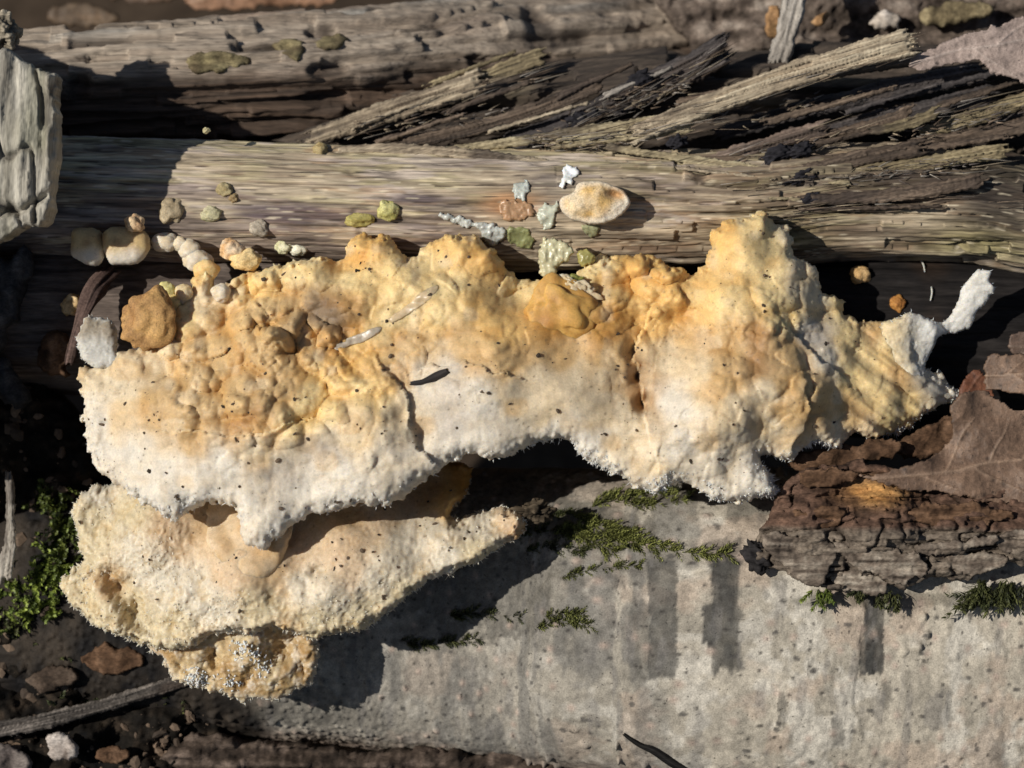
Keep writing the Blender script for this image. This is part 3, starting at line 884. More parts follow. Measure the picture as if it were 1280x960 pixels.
# ================================================================== BIRCH LOG
BIRCH = [np.append(F(*q[:3]), q[3]) for q in [(-700, 745, -330, 170), (0, 745, -270, 178), (250, 752, -245, 182), (500, 762, -240, 190), (680, 772, -215, 198), (800, 780, -180, 206), (950, 790, -155, 215), (1280, 815, -165, 235), (1700, 845, -190, 240), (2800, 920, -300, 240)]]


def bi_disp(X, Y, l, a, th, R):
    d = 5 * vn(l * 0.004, a * 0.008, 0.5, 201) + 2 * fbm(l * 0.02, a * 0.02, 0.5, 3, 202)
    f1, f2, idv = worley(l / 26, a / 26, 4)
    pim = np.exp(-(f1 / 0.12) ** 2) * (idv > 0.35)
    d += 3 * pim * sm(0.0, 0.4, vn(l * 0.005, a * 0.006, 0.5, 218)) + 0.8 * vn(l * 0.2, a * 0.2, 0.5, 203) + 0.5 * vn(l * 0.45, a * 0.45, 0.5, 204)
    f1, f2, idv = worley(l / 11, a / 11, 9)
    rough = sm(-0.1, 0.5, vn(l * 0.006, a * 0.01, 0.5, 205)) * sm(200, -150, X)
    d += rough * 3.0 * np.exp(-(f1 / 0.28) ** 2) * (idv > -0.2)
    f1, f2, idv = worley(l / 20 + .3 * vn(l * .06, a * .06, .5, 3), a / 20, 33)
    d += 6.5 * sm(0.33, 0.1, f1) * (idv > 0.55) * sm(0.1, 0.35, vn(l * 0.007, a * 0.012, .5, 224))
    # curled sheets of outer bark
    sh = vn(l * 0.006, a * 0.012, 0.5, 206) + 0.12 * vn(l * 0.05, a * 0.03, 0.5, 207)
    d += 1.6 * sm(0.12, 0.15, sh)
    d += 1.4 * fbm(l * 0.07, a * 0.05, .5, 3, 216) + 0.3 * vn(l * .12, a * .02, .5, 217)
    # crusty broken underside
    und = sm(-0.75, -1.1, th + 0.15 * vn(l * 0.01, 0.2, 0.5, 208)) * sm(250, 100, X)
    d += und * (6 * fbm(l * 0.02, a * 0.06, 0.5, 3, 209) - 4)
    return d


def bi_tint(X, Y, l, a, th, d):
    n1 = fbm(l * 0.008, a * 0.008, 0.5, 3, 211)
    n2 = fbm(l * 0.03, a * 0.02, 0.5, 3, 212)
    c = mixc((0.26, 0.232, 0.185), (0.45, 0.40, 0.32), np.clip(0.55 + 0.9 * n1, 0, 1))
    c = mixc(c, (0.50, 0.465, 0.40), sm(0.02, 0.22, fbm(l * .02, a * .018, .5, 5, 222, .6)) * 0.6)
    c = mixc(c, (0.35, 0.27, 0.205), sm(0.05, 0.25, fbm(l * 0.014, a * 0.016, 0.5, 5, 213, .6)) * 0.6)
    c = mixc(c, (0.11, 0.105, 0.095), sm(0.05, 0.25, fbm(l * 0.02, a * 0.007, 0.5, 5, 214, 0.6)) * 0.75 * sm(260, 120, X))
    for (qx, qy, rx, ry, k) in [(906, 766, 18, 70, .95), (1088, 792, 12, 44, .9), (1080, 815, 10, 22, .9), (884, 780, 8, 28, .9), (1104, 862, 6, 18, .5), (974, 885, 5, 24, .5), (1044, 912, 7, 22, .55), (1242, 938, 8, 24, .5), (828, 770, 17, 74, .85), (1090, 735, 14, 20, .9), (800, 800, 14, 50, .6), (845, 660, 30, 50, .5),
                                (760, 690, 60, 40, .5), (700, 760, 30, 60, .5), (905, 690, 24, 16, .6), (590, 860, 20, 30, .35), (950, 640, 40, 12, .5), (1180, 880, 5, 20, .35), (1010, 830, 4, 14, .4)]:
        q = F(qx, qy, 30)
        m_ = np.exp(-(((X - q[0] + 4 * vn(l * .15, a * .08, .5, 230) + 2 * vn(l * .4, a * .3, .5, 234)) / rx) ** 30 + ((Y - q[1] + 12 * vn(l * .12, a * .03, .5, 231) + 6 * vn(l * .4, a * .2, .5, 235)) / ry) ** 30))
        m_ = np.clip(m_ * (0.95 + 0.4 * vn(l * .12, a * .06, .5, 233)), 0, 1)
        c = mixc(c, np.array([0.034, 0.033, 0.03]) * (1 + .6 * vn(l * .25, a * .12, .5, 232))[:, None], np.clip(m_, 0, 1) * k)
    for (qx, qy, rx, ry, k) in [(600, 745, 110, 60, .8), (680, 640, 80, 40, .85), (540, 800, 60, 26, .6), (330, 890, 110, 30, .75), (450, 905, 60, 16, .5), (860, 618, 70, 14, .6), (760, 660, 70, 26, .55), (1100, 745, 120, 10, .5)]:  # shade under fungus and slab painted into the bark, plus some dirt
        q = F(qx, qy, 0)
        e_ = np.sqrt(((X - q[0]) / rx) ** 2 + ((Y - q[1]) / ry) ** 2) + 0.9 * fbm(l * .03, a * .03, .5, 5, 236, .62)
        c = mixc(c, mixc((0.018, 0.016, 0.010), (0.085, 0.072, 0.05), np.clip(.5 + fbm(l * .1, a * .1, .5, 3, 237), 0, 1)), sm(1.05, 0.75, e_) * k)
    left = sm(350, -100, X)
    c = mixc(c, np.array([0.17, 0.158, 0.138]), left * 0.6)
    # specks and small pits
    f1, f2, idv = worley(l / 26, a / 26, 4)
    c = mixc(c, (0.34, 0.26, 0.21), np.exp(-(f1 / 0.16) ** 2) * (idv > 0.35) * 0.8)
    f1, f2, idv = worley(l / 17 + 0.3 * vn(l * .1, a * .1, .5, 7), a / 17, 6)
    c = mixc(c, (0.03, 0.026, 0.023), sm(0.13 + .07 * idv, 0.05, f1) * (idv > 0.4) * 0.85)
    c = c * (1 + 0.4 * fbm(l * 0.09, a * 0.09, .5, 4, 219))[:, None]
    c = mixc(c, (0.14, 0.13, 0.12), sm(0.25, 0.5, vn(l * 0.09, a * 0.025, .5, 220) + .3 * vn(l * .3, a * .1, .5, 221)) * 0.45)
    f1, f2, idv = worley(l / 42, a / 30, 12)
    c = mixc(c, (0.05, 0.046, 0.042), sm(0.11, 0.06, f1 + .05 * vn(l * .3, a * .3, .5, 8)) * (idv > 0.3) * 0.8)
    sh = vn(l * 0.006, a * 0.012, 0.5, 206) + 0.12 * vn(l * 0.05, a * 0.03, 0.5, 207)
    c = c * (1 - 0.14 * sm(0.11, 0.13, sh) * sm(0.19, 0.15, sh))[:, None]
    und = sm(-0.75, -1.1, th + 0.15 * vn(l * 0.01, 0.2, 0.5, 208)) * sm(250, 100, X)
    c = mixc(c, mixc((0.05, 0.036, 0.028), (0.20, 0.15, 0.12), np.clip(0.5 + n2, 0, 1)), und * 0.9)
    dk = sm(-345, -420, X + 0.5 * (Y + 330) + 60 * vn(l * 0.02, a * 0.02, 0.5, 215))  # left end blackened: painted shade together with soil cover
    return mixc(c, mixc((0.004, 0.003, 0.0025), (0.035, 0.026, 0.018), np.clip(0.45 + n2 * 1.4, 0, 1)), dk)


t_birch = thing('birch_log', 'smooth grey beige birch log with dark bars along the bottom', 'log', F(800, 790, -330))
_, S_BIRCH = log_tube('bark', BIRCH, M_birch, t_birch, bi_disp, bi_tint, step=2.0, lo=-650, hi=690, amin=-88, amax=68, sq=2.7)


birch_z = relief_z(S_BIRCH)
main_z = relief_z(S_MAIN)
dark_z = relief_z(S_DARK)


def on_birch(px, py):
    q = F(px, py, -100)
    for _ in range(4):
        q = F(px, py, float(birch_z(np.array([q[0]]), np.array([q[1]]))[0]))
    return q




# ================================================================== UPPER BRACKET FUNGUS
WH = (0.80, 0.755, 0.665); CR = (0.76, 0.655, 0.48); YC = (0.77, 0.625, 0.36); OR = (0.68, 0.43, 0.165); TN = (0.58, 0.40, 0.215)
BR = (0.42, 0.265, 0.13); PL = (0.66, 0.60, 0.51); DO = (0.50, 0.27, 0.075); GB = (0.30, 0.22, 0.14)
WH = (0.62, 0.56, 0.465); CR = (0.62, 0.51, 0.35); YC = (0.69, 0.525, 0.265); OR = (0.64, 0.415, 0.16); TN = (0.51, 0.345, 0.165)
BR = (0.33, 0.195, 0.085); PL = (0.49, 0.43, 0.355); DO = (0.42, 0.22, 0.055); GB = (0.20, 0.145, 0.095)

ZU = [(215, 410, 40), (245, 350, 15), (300, 350, 22), (330, 345, 25), (450, 310, 25), (560, 305, 25), (650, 350, 28), (790, 330, 18), (900, 290, 35),
      (960, 275, 25), (1040, 380, 10), (1100, 420, 12), (1150, 440, 5), (1200, 490, -20), (1140, 520, 10),
      (200, 445, 62), (330, 430, 92), (450, 400, 80), (560, 400, 92), (700, 420, 95), (830, 400, 55), (940, 400, 90), (1030, 440, 65),
      (1090, 490, 45), (125, 475, 60), (200, 520, 108), (330, 540, 140), (450, 540, 140), (600, 490, 132), (700, 500, 128), (795, 480, 85), (900, 520, 140),
      (1000, 520, 112), (1070, 540, 60), (108, 545, 70), (130, 585, 85), (220, 640, 128), (330, 670, 142), (450, 620, 142), (560, 575, 125), (690, 548, 104),
      (760, 580, 105), (850, 600, 112), (950, 615, 100), (1000, 565, 85)]
ZUc = np.array([[*F(a, b, c)[:2], c - 26] for a, b, c in ZU])


def zu(x, y):
    return idw(x, y, ZUc, 28, 1.6)[:, 0]


def FU(px, py):
    q = F(px, py, 80)
    for _ in range(3):
        q = F(px, py, float(zu(np.array([q[0]]), np.array([q[1]]))[0]))
    return q


UP_OUT = [(97, 463), (120, 458), (148, 440), (200, 430), (216, 416), (214, 398), (222, 384), (236, 366), (243, 346), (256, 336), (268, 342), (270, 362), (284, 352),
          (305, 344), (332, 334), (362, 328), (386, 324), (408, 322), (428, 328), (434, 312), (440, 300), (456, 294), (482, 296), (498, 306), (508, 320),
          (524, 318), (540, 302), (562, 293), (588, 296), (608, 304), (622, 318), (636, 334), (650, 346), (668, 352), (690, 348), (716, 346), (734, 330), (748, 318), (776, 320),
          (800, 318), (824, 322), (836, 334), (856, 334), (862, 346), (872, 338), (882, 322), (886, 298), (898, 280), (912, 273), (934, 272), (940, 264),
          (958, 264), (966, 275), (986, 280), (991, 298), (992, 318), (1004, 326), (1020, 336), (1026, 348), (1031, 366), (1046, 370), (1056, 378), (1056, 392),
          (1072, 402), (1100, 402), (1122, 398), (1140, 406), (1152, 424), (1158, 446), (1156, 460), (1176, 466), (1190, 483), (1211, 489), (1196, 502), (1174, 511), (1152, 525), (1138, 536),
          (1116, 541), (1096, 547), (1078, 546), (1068, 541), (1054, 552), (1052, 563), (1038, 560), (1020, 555), (1002, 564), (986, 576), (968, 572), (952, 568),
          (962, 594), (972, 612), (946, 626), (920, 628), (892, 622), (870, 613), (850, 600), (832, 614), (802, 612), (776, 596), (742, 580), (726, 566), (714, 555),
          (690, 551), (652, 560), (622, 575), (592, 571), (570, 576), (546, 590), (520, 610), (498, 626), (452, 632), (402, 640), (372, 654), (352, 668), (336, 681), (320, 684),
          (306, 675), (300, 655), (295, 635), (270, 627), (240, 635), (222, 652), (200, 640), (170, 622), (140, 600), (116, 576), (107, 546), (103, 524), (105, 500)]
UPP = np.array([FU(a, b)[:2] for a, b in UP_OUT])

BUMPS = [(465, 318, 32, 26), (575, 318, 34, 26), (505, 345, 30, 16), (612, 322, 18, 12), (450, 345, 25, 13), (390, 345, 25, 15), (335, 355, 25, 14), (290, 365, 20, 12),
         (755, 345, 26, 18), (795, 340, 28, 20), (838, 350, 22, 16), (775, 382, 30, 14), (925, 312, 46, 32), (950, 282, 20, 14), (984, 302, 14, 9), (895, 372, 30, 14),
         (1003, 385, 26, 14), (985, 345, 30, 14), (950, 465, 75, 30), (350, 470, 62, 16), (255, 505, 70, 14), (420, 380, 30, 10), (540, 360, 34, 10), (620, 430, 60, 14),
         (880, 460, 40, 14), (830, 540, 60, 18), (470, 570, 70, 12), (250, 575, 80, 14), (650, 520, 70, 10), (1000, 480, 40, 12),
         (798, 470, 12, -34), (806, 505, 14, -26), (792, 440, 14, -20), (405, 410, 22, -14), (525, 545, 16, -12), (505, 520, 14, -10), (280, 525, 16, -8), (870, 400, 20, -14),
         (715, 425, 40, -16), (225, 380, 10, 5), (262, 375, 14, 8), (640, 365, 24, -8)]
BUc = np.array([[*FU(a, b)[:2], r, h] for a, b, r, h in BUMPS])
# how knobbly the skin is, per place (1 = very)
KN = [(245, 360, .6), (330, 370, .9), (450, 350, .55), (560, 340, .5), (340, 430, 1.2), (280, 470, 1.1), (400, 450, 1.1), (330, 510, .9), (520, 400, .6), (600, 440, .4), (700, 500, .2), (650, 540, .25), (800, 350, .8),
      (930, 320, .3), (960, 400, .7), (950, 460, .5), (900, 540, .5), (1000, 540, .6), (1090, 480, .35), (1140, 500, .35), (180, 520, .3), (150, 570, .2), (250, 600, .25), (420, 590, .35), (330, 620, .3), (560, 550, .25), (850, 590, .4), (850, 480, .35)]
KNc = np.array([[*FU(a, b)[:2], v] for a, b, v in KN])


SEAMS = [(np.array([FU(*q)[:2] for q in sm_]), h_) for sm_, h_ in [([(552, 592), (530, 560), (512, 525), (506, 492), (490, 470)], 9), ([(812, 545), (806, 515), (800, 480), (790, 445), (800, 420)], -9),
    ([(430, 505), (395, 520), (350, 535), (300, 545), (240, 540)], 6), ([(990, 560), (1010, 520), (1000, 480)], 7), ([(1045, 470), (1010, 440), (985, 415)], 6), ([(640, 470), (590, 455), (540, 460)], 5)]]


def up_lumps(x, y, s):
    z = np.zeros(x.shape)
    for bx, by, r, h in BUc:
        d2 = ((x - bx) ** 2 + (y - by) ** 2) / (r * r)
        z += h * np.exp(-d2 * 1.6)
    k = idw(x, y, KNc, 25, 2)[:, 0]
    k = np.maximum(k - 0.22, 0) * (1 + 0.5 * vn(x * 0.015, y * 0.015, .5, 304))
    wx = x + 9 * vn(x * 0.03, y * 0.03, 0.5, 301); wy = y + 9 * vn(x * 0.03, y * 0.03, 0.5, 302)
    f1, f2, i1 = worley(wx / 31, wy / 27, 2)
    z += k * 23 * (np.maximum(0, 1 - f1 * f1 * 1.7) - 0.3) * (0.75 + 0.9 * i1)
    f1, f2, i2 = worley(wx / 14.5, wy / 13, 5)
    z += (k + 0.08) * 12 * (0.6 + 0.6 * vn(x * .02, y * .02, .5, 310)) * (np.maximum(0, 1 - f1 * f1 * 1.8) - 0.3) * (0.7 + 0.6 * i2)
    # radiating ridges towards the right hand wing
    u = np.array([0.82, -0.57]); cx = FU(1000, 420)
    ax = (x - cx[0]) * u[1] - (y - cx[1]) * u[0]
    wing = sm(380, 440, x) * sm(-150, -40, -(-y)) * 0 + sm(385, 440, x)
    z += wing * 6 * vn(ax * 0.09, x * 0.01, 0.5, 306) + wing * 3 * vn(ax * 0.22, x * 0.02, 0.5, 307)
    z += 9 * fbm(x * 0.014, y * 0.018, 0.5, 3, 308)
    # seams where one lobe overlaps the next
    for seam, hh in SEAMS:
        dmin = np.full(x.shape, 1e9); sgn = np.zeros(x.shape)
        xq = x + 9 * fbm(x * .05, y * .05, .5, 3, 341); yq = y + 9 * fbm(x * .05, y * .05, .5, 3, 342)
        for a_, b_ in zip(seam[:-1], seam[1:]):
            ex, ey = b_[0] - a_[0], b_[1] - a_[1]
            t_ = np.clip(((xq - a_[0]) * ex + (yq - a_[1]) * ey) / (ex * ex + ey * ey), 0, 1)
            dx = xq - a_[0] - t_ * ex; dy = yq - a_[1] - t_ * ey
            dd = np.hypot(dx, dy); cl = dd < dmin
            dmin = np.where(cl, dd, dmin); sgn = np.where(cl, ex * dy - ey * dx, sgn)
        z += np.where(sgn > 0, hh * np.exp(-dmin / 26), -0.5 * hh * np.exp(-dmin / 12)) * sm(60, 30, dmin)
    # hanging ridges down the front of the shelf
    z += 3.5 * vn(x * 0.05, y * 0.015, 0.5, 309) * sm(-20, -80, y)
    return z


def lower_rim(x, y, s):
    """1 near the growing lower rim"""
    return sm(30, 3, s) * sm(-40, -95, y + 0.0 * x)


def up_detail(x, y, z, s):
    d = 2.0 * fbm(x * 0.035, y * 0.035, z * 0.035, 2, 311)
    k = idw(x, y, KNc, 25, 2)[:, 0]
    f1, f2, iv = worley(x / 8.5 + 0.3 * vn(x * .1, y * .1, .5, 3), y / 8.0 + z * 0.03, 8)
    d += (0.05 + 1.7 * k) * (np.maximum(0, 1 - f1 * f1 * 1.6) - 0.3) * (0.7 + .8 * iv)
    r = lower_rim(x, y, s)
    f1, f2, iv = worley(x / 4.6, y / 4.6 + z * 0.1, 10)
    patch = sm(-0.1, 0.45, vn(x * 0.03, y * 0.03, 0.5, 315))
    d += r * patch * 2.6 * np.maximum(0, 0.75 - f1) * (0.6 + 0.7 * iv)
    d += 0.12 * vn(x * 0.3, y * 0.3, z * 0.3, 316)
    # drawn-out fibres towards the rim
    fr = sm(-10, -70, y)
    d += (0.4 * fr + 1.2 * r) * vn(x * 0.17 + 1.5 * vn(x * .02, y * .02, .5, 318), y * 0.035, z * 0.03, 317) + 0.2 * fr * vn(x * .4, y * .1, .5, 319)
    return d


CU = [(245, 352, YC), (225, 400, YC), (270, 370, CR), (320, 350, YC), (380, 335, YC), (400, 395, GB), (412, 390, GB), (388, 388, GB), (420, 402, GB), (372, 380, TN), (395, 420, TN), (440, 385, TN), (455, 310, OR), (480, 305, OR), (450, 350, YC), (500, 350, YC), (560, 310, OR), (590, 305, OR), (540, 340, YC), (610, 330, OR),
      (570, 370, YC), (480, 390, YC), (540, 395, YC), (600, 400, OR), (560, 420, TN), (640, 410, OR), (650, 360, YC), (690, 400, DO), (740, 340, YC), (790, 335, OR), (830, 345, OR), (800, 370, OR), (760, 400, DO), (810, 400, OR), (840, 370, OR),
      (900, 300, OR), (940, 290, YC), (930, 330, YC), (960, 310, YC), (985, 295, CR), (890, 370, YC), (950, 360, YC), (1000, 350, CR), (1020, 385, CR), (1045, 385, YC), (980, 395, YC), (1010, 420, PL),
      (330, 400, TN), (290, 430, TN), (250, 450, TN), (340, 440, TN), (400, 430, TN), (450, 430, OR), (430, 470, OR), (360, 490, TN), (300, 500, TN), (320, 520, BR), (330, 540, TN), (400, 500, YC), (380, 530, YC), (250, 480, TN), (200, 460, CR), (160, 460, CR), (130, 470, CR), (190, 500, TN), (210, 530, TN), (160, 510, CR), (120, 510, WH), (250, 545, TN),
      (470, 490, YC), (520, 440, TN), (500, 470, TN), (580, 440, TN), (530, 470, WH), (560, 480, PL), (640, 450, TN), (700, 445, TN), (600, 500, WH), (640, 500, CR), (690, 480, CR), (730, 470, CR), (760, 450, TN), (680, 520, CR), (740, 510, CR), (620, 540, WH), (690, 540, WH), (570, 560, WH), (560, 530, PL), (510, 520, CR),
      (795, 470, BR), (800, 500, BR), (785, 520, CR), (830, 450, CR), (830, 500, WH), (870, 460, CR), (860, 430, TN), (910, 430, TN), (950, 430, BR), (940, 460, BR), (985, 440, TN), (900, 480, TN), (860, 530, WH), (900, 520, CR), (950, 500, CR), (975, 480, TN), (990, 520, TN), (1010, 500, TN), (950, 540, CR), (900, 560, WH), (850, 580, WH), (820, 590, CR), (900, 600, WH), (950, 600, WH), (1000, 550, CR),
      (1030, 450, WH), (1060, 430, YC), (1090, 410, TN), (1060, 470, YC), (1100, 450, YC), (1120, 470, TN), (1140, 420, WH), (1150, 450, WH), (1090, 500, YC), (1130, 510, YC), (1170, 490, WH), (1200, 490, WH), (1160, 505, CR), (1060, 520, TN), (1080, 535, CR), (1040, 535, CR), (1110, 535, YC),
      (110, 560, WH), (160, 570, WH), (220, 580, WH), (280, 580, WH), (340, 590, PL), (330, 570, CR), (400, 560, PL), (450, 540, CR), (420, 590, WH), (480, 560, WH), (500, 600, WH), (460, 610, WH), (380, 630, WH), (330, 660, WH), (240, 625, WH), (190, 620, WH), (300, 620, WH), (760, 570, CR), (730, 550, WH)]
CUc = np.array([[*FU(a, b)[:2], *c] for a, b, c in CU])


def fungus_var(x, y, c, d, s):
    n = fbm(x * 0.05, y * 0.05, 0.5, 3, 321)
    c = c * (1 + 0.14 * n)[:, None]
    # amber pigment in blotches, pale waxy skin on the knobs
    wx = x + 9 * vn(x * 0.03, y * 0.03, 0.5, 301); wy = y + 9 * vn(x * 0.03, y * 0.03, 0.5, 302)
    f1, f2, i1 = worley(wx / 31, wy / 27, 2)
    k = np.clip(idw(x, y, KNc, 25, 2)[:, 0], 0, 1)
    c = mixc(c, c * np.array([0.94, 0.78, 0.52]), sm(0.35, 0.75, f1) * 0.75 * k)
    c = mixc(c, c * np.array([1.12, 1.16, 1.2]), sm(0.4, 0.1, f1) * 0.6 * k)
    c = mixc(c, c * np.array([0.88, 0.72, 0.50]), sm(0.1, 0.5, vn(x * 0.035, y * 0.045, 0.5, 325)) * 0.55)
    c = mixc(c, c * np.array([1.05, 0.98, 0.86]), sm(0.0, 0.5, vn(x * 0.015, y * 0.015, 0.5, 327)) * 0.6)
    c = mixc(c, np.array(CR) * 1.05, sm(0.25, 0.6, vn(x * 0.06, y * 0.06, 0.5, 326)) * 0.4)
    return c


def up_tint(x, y, s, d):
    wx = x + 16 * fbm(x * 0.03, y * 0.03, 0.5, 2, 331); wy = y + 16 * fbm(x * 0.03, y * 0.03, 0.5, 2, 332)
    c = idw(wx, wy, CUc, 9, 2.0)
    c = fungus_var(x, y, c, d, s)
    r = lower_rim(x, y, s) * (0.55 + 0.45 * sm(-0.3, 0.3, vn(x * 0.03, y * 0.03, 0.5, 315)))
    c = mixc(c, (0.60, 0.565, 0.50), r * 0.7)
    # grime
    f1, f2, iv = worley(x / 13, y / 13, 15)
    c = mixc(c, (0.10, 0.07, 0.045), np.exp(-(f1 / 0.09) ** 2) * (iv > 0.45) * 0.8)
    return c


t_up = thing('bracket_fungus', 'large knobbly orange and cream bracket fungus with frayed white lower rim', 'fungus', F(640, 400, -60))
body, SU = relief('shelf', UPP, zu, M_fungus, t_up, up_tint, step=1.6, front=26, w=24, back=34, wb=22, edge=((4.0, 14), (3.4, 6), (2.0, 3)),
                  detail=up_detail, lumps=up_lumps, smoothed=3)


# fringe of white threads along a rim
def fringe(name, Sx, parent, mask, n, L, R, tint, seed, out=1.0, spread=0.7):
    r_ = np.random.default_rng(seed)
    w = mask.astype(float); w /= w.sum()
    ids = r_.choice(len(w), n, p=w)
    P = Sx['P'][ids]; N = Sx['N'][ids]
    d = N * 1.0 + r_.normal(0, spread, (n, 3)); d[:, :2] *= out
    d /= np.linalg.norm(d, axis=1)[:, None]
    ll = L[0] + (L[1] - L[0]) * r_.random(n) ** 2.2; rr = R[0] + (R[1] - R[0]) * r_.random(n) ** 1.5
    a = np.cross(d, np.array([0.3, 0.2, 0.9])); a /= np.linalg.norm(a, axis=1)[:, None]; b = np.cross(d, a)
    bend = r_.normal(0, 0.35, (n, 3))
    rings = []
    for k, (f, q) in enumerate(((-0.25, 1.0), (0.5, 0.75))):
        for j in range(3):
            w_ = j * 2.0944 + k * 0.5
            rings.append(P + d * (ll * f)[:, None] + bend * (ll * max(f, 0) ** 2)[:, None] + (a * math.cos(w_) + b * math.sin(w_)) * (rr * q)[:, None])
    tip = P + d * ll[:, None] + bend * ll[:, None]
    V = np.stack(rings + [tip], 1).reshape(-1, 3)
    base = (np.arange(n) * 7)[:, None]
    T = np.array([(0, 1, 3), (1, 4, 3), (1, 2, 4), (2, 5, 4), (2, 0, 5), (0, 3, 5), (3, 4, 6), (4, 5, 6), (5, 3, 6)])
    T = (base[:, :, None] + T[None]).reshape(-1, 3)
    C = np.repeat(np.array(tint)[None] * (0.85 + 0.2 * r_.random((n, 1))), 7, 0)
    return set_props(mk(name, V, None, M_fringe, parent, C, tris=T), kind='stuff')


m = (lower_rim(SU['X'], SU['Y'], SU['s']) > 0.55) & (SU['s'] < 22)
patch = sm(-0.15, 0.5, vn(SU['X'] * 0.03, SU['Y'] * 0.03, 0.5, 315)) + 0.15
patch = patch * (0.4 + sm(-60, 60, SU['X']))
fringe('rim_fringe', SU, t_up, m * patch, 500, (1.0, 4.0), (0.7, 1.6), (0.62, 0.59, 0.54), 3)
m = (SU['s'] < 3) & (SU['Y'] < -40)
fringe('edge_threads', SU, t_up, m * patch ** 1.5, 700, (1.5, 6.5), (0.5, 1.3), (0.62, 0.59, 0.54), 4)
m = (SU['s'] < 8) & (SU['X'] > 480)
fringe('wing_threads', SU, t_up, m, 150, (2, 5), (0.5, 1.2), (0.62, 0.59, 0.54), 5)

# white tail at the right
TAIL = [(1096, 410), (1118, 396), (1140, 391), (1168, 402), (1184, 399), (1196, 384), (1203, 366), (1211, 346), (1220, 338), (1238, 337), (1235, 350), (1241, 361), (1233, 378),
        (1223, 391), (1216, 405), (1202, 414), (1186, 418), (1173, 424), (1166, 440), (1160, 452), (1150, 476), (1128, 470), (1106, 440)]
ZT = np.array([[*F(a, b, c)[:2], c] for a, b, c in [(1100, 425, 10), (1130, 455, 16), (1120, 410, 14), (1160, 410, 2), (1185, 408, -20), (1205, 375, -8), (1232, 340, 10), (1155, 445, -5)]])
TP = FL([(a, b, 0) for a, b in TAIL])
tl, ST = relief('tail', TP, lambda x, y: idw(x, y, ZT, 12, 2)[:, 0], M_fungus, t_up,
                lambda x, y, s, d: mixc(mixc((0.52, 0.50, 0.46), (0.62, 0.60, 0.55), np.clip(0.5 + vn(x * .05, y * .05, .5, 3), 0, 1)), (0.58, 0.47, 0.29), sm(520, 470, x + 16 * fbm(x * .06, y * .06, .5, 3, 5))), step=1.3, front=9, w=9, back=9, wb=8,
                edge=((1.6, 9), (1.6, 4)), detail=lambda x, y, z, s: 4.5 * fbm(x * 0.06, y * 0.06, z * 0.06, 4, 9) + 0.5 * vn(x * 0.35, y * 0.35, 0.5, 4))
fringe('tail_threads', ST, t_up, ST['s'] < 3, 50, (2, 5), (0.4, 1.0), (0.60, 0.59, 0.56), 6)

# white flap at the far left
FLAP = [(96, 428), (100, 410), (106, 396), (124, 398), (142, 404), (146, 424), (150, 442), (170, 444), (150, 456), (122, 460), (106, 450)]
FP = FL([(a, b, 42) for a, b in FLAP])
fl, SF = relief('flap', FP, lambda x, y: 34 + 0.25 * (FP[:, 1].max() - y), M_fungus, t_up,
                lambda x, y, s, d: mixc(mixc((0.50, 0.48, 0.43), (0.27, 0.22, 0.155), sm(46, 68, y + 8 * vn(x * .08, y * .08, .5, 2)) * 0.85), (0.56, 0.54, 0.49), sm(4, 0, s)), step=1.4, front=12, w=10, back=14, wb=8,
                edge=((2.5, 8), (1.5, 3.5)), detail=lambda x, y, z, s: 2.5 * fbm(x * 0.07, y * 0.07, z * 0.06, 3, 19) + 0.8 * vn(x * 0.35, y * 0.35, 0.5, 14))
fringe('flap_threads', SF, t_up, SF['s'] < 3, 30, (1.5, 4), (0.4, 0.9), (0.56, 0.54, 0.5), 7)


# nodules that belong to the body: chain of beads at the upper left
def nod_tint(lo, hi, seed):
    def f(v, e):
        g = np.clip(0.5 + 0.5 * v[:, 2] * 0 + 0.9 * fbm(v[:, 0] * 1.5 + seed, v[:, 1] * 1.5, v[:, 2] * 1.5, 2, seed), 0, 1)
        return mixc(lo, hi, g)
    return f


for (x, y, z, rx, ry, rz, lo, hi) in [(206, 303, -6, 17, 12, 11, CR, WH), (226, 305, -4, 11, 10, 9, CR, WH), (236, 312, -2, 14, 13, 11, CR, WH), (247, 325, 0, 19, 14, 12, CR, WH), (258, 338, 6, 16, 14, 12, OR, YC),
                                      (209, 364, 18, 11, 13, 10, (0.52, 0.48, 0.20), (0.60, 0.52, 0.24)), (216, 384, 26, 13, 15, 11, (0.56, 0.42, 0.15), YC), (230, 368, 26, 12, 13, 11, YC, CR), (276, 366, 42, 12, 12, 10, CR, WH)]:
    blob('nodule', F(x, y, z), (rx, ry, rz), M_fungus, t_up, nod_tint(lo, hi, x), sub=4, lump=0.25, freq=1.5, seed=int(x))

# ================================================================== LOWER BRACKET
LO_OUT = [(134, 606), (106, 615), (92, 640), (97, 672), (106, 700), (90, 712), (76, 726), (82, 746), (100, 763), (130, 786), (160, 798), (190, 808), (216, 812), (240, 806),
          (256, 800), (276, 792), (296, 788), (318, 792), (338, 784), (362, 790), (386, 797), (402, 796), (430, 790), (456, 785), (490, 763), (511, 746), (531, 729), (560, 718),
          (596, 702), (621, 685), (645, 675), (656, 655), (648, 640), (625, 633), (596, 640), (574, 650), (566, 640), (578, 622), (590, 604), (580, 580), (500, 570), (400, 585), (300, 585), (200, 590)]
ZL = [(100, 640, 20), (134, 606, 10), (80, 726, 20), (160, 790, 55), (215, 810, 72), (300, 792, 86), (386, 795, 88), (430, 785, 90), (510, 742, 92), (600, 700, 85), (650, 655, 70),
      (200, 680, 70), (300, 740, 100), (400, 750, 112), (480, 720, 105), (560, 680, 85), (300, 690, 84), (430, 680, 82), (350, 640, 45), (450, 630, 40), (560, 640, 25), (590, 600, -40), (540, 590, -40), (500, 600, -10), (250, 630, 40), (300, 800, 82), (250, 800, 75), (150, 720, 50)]
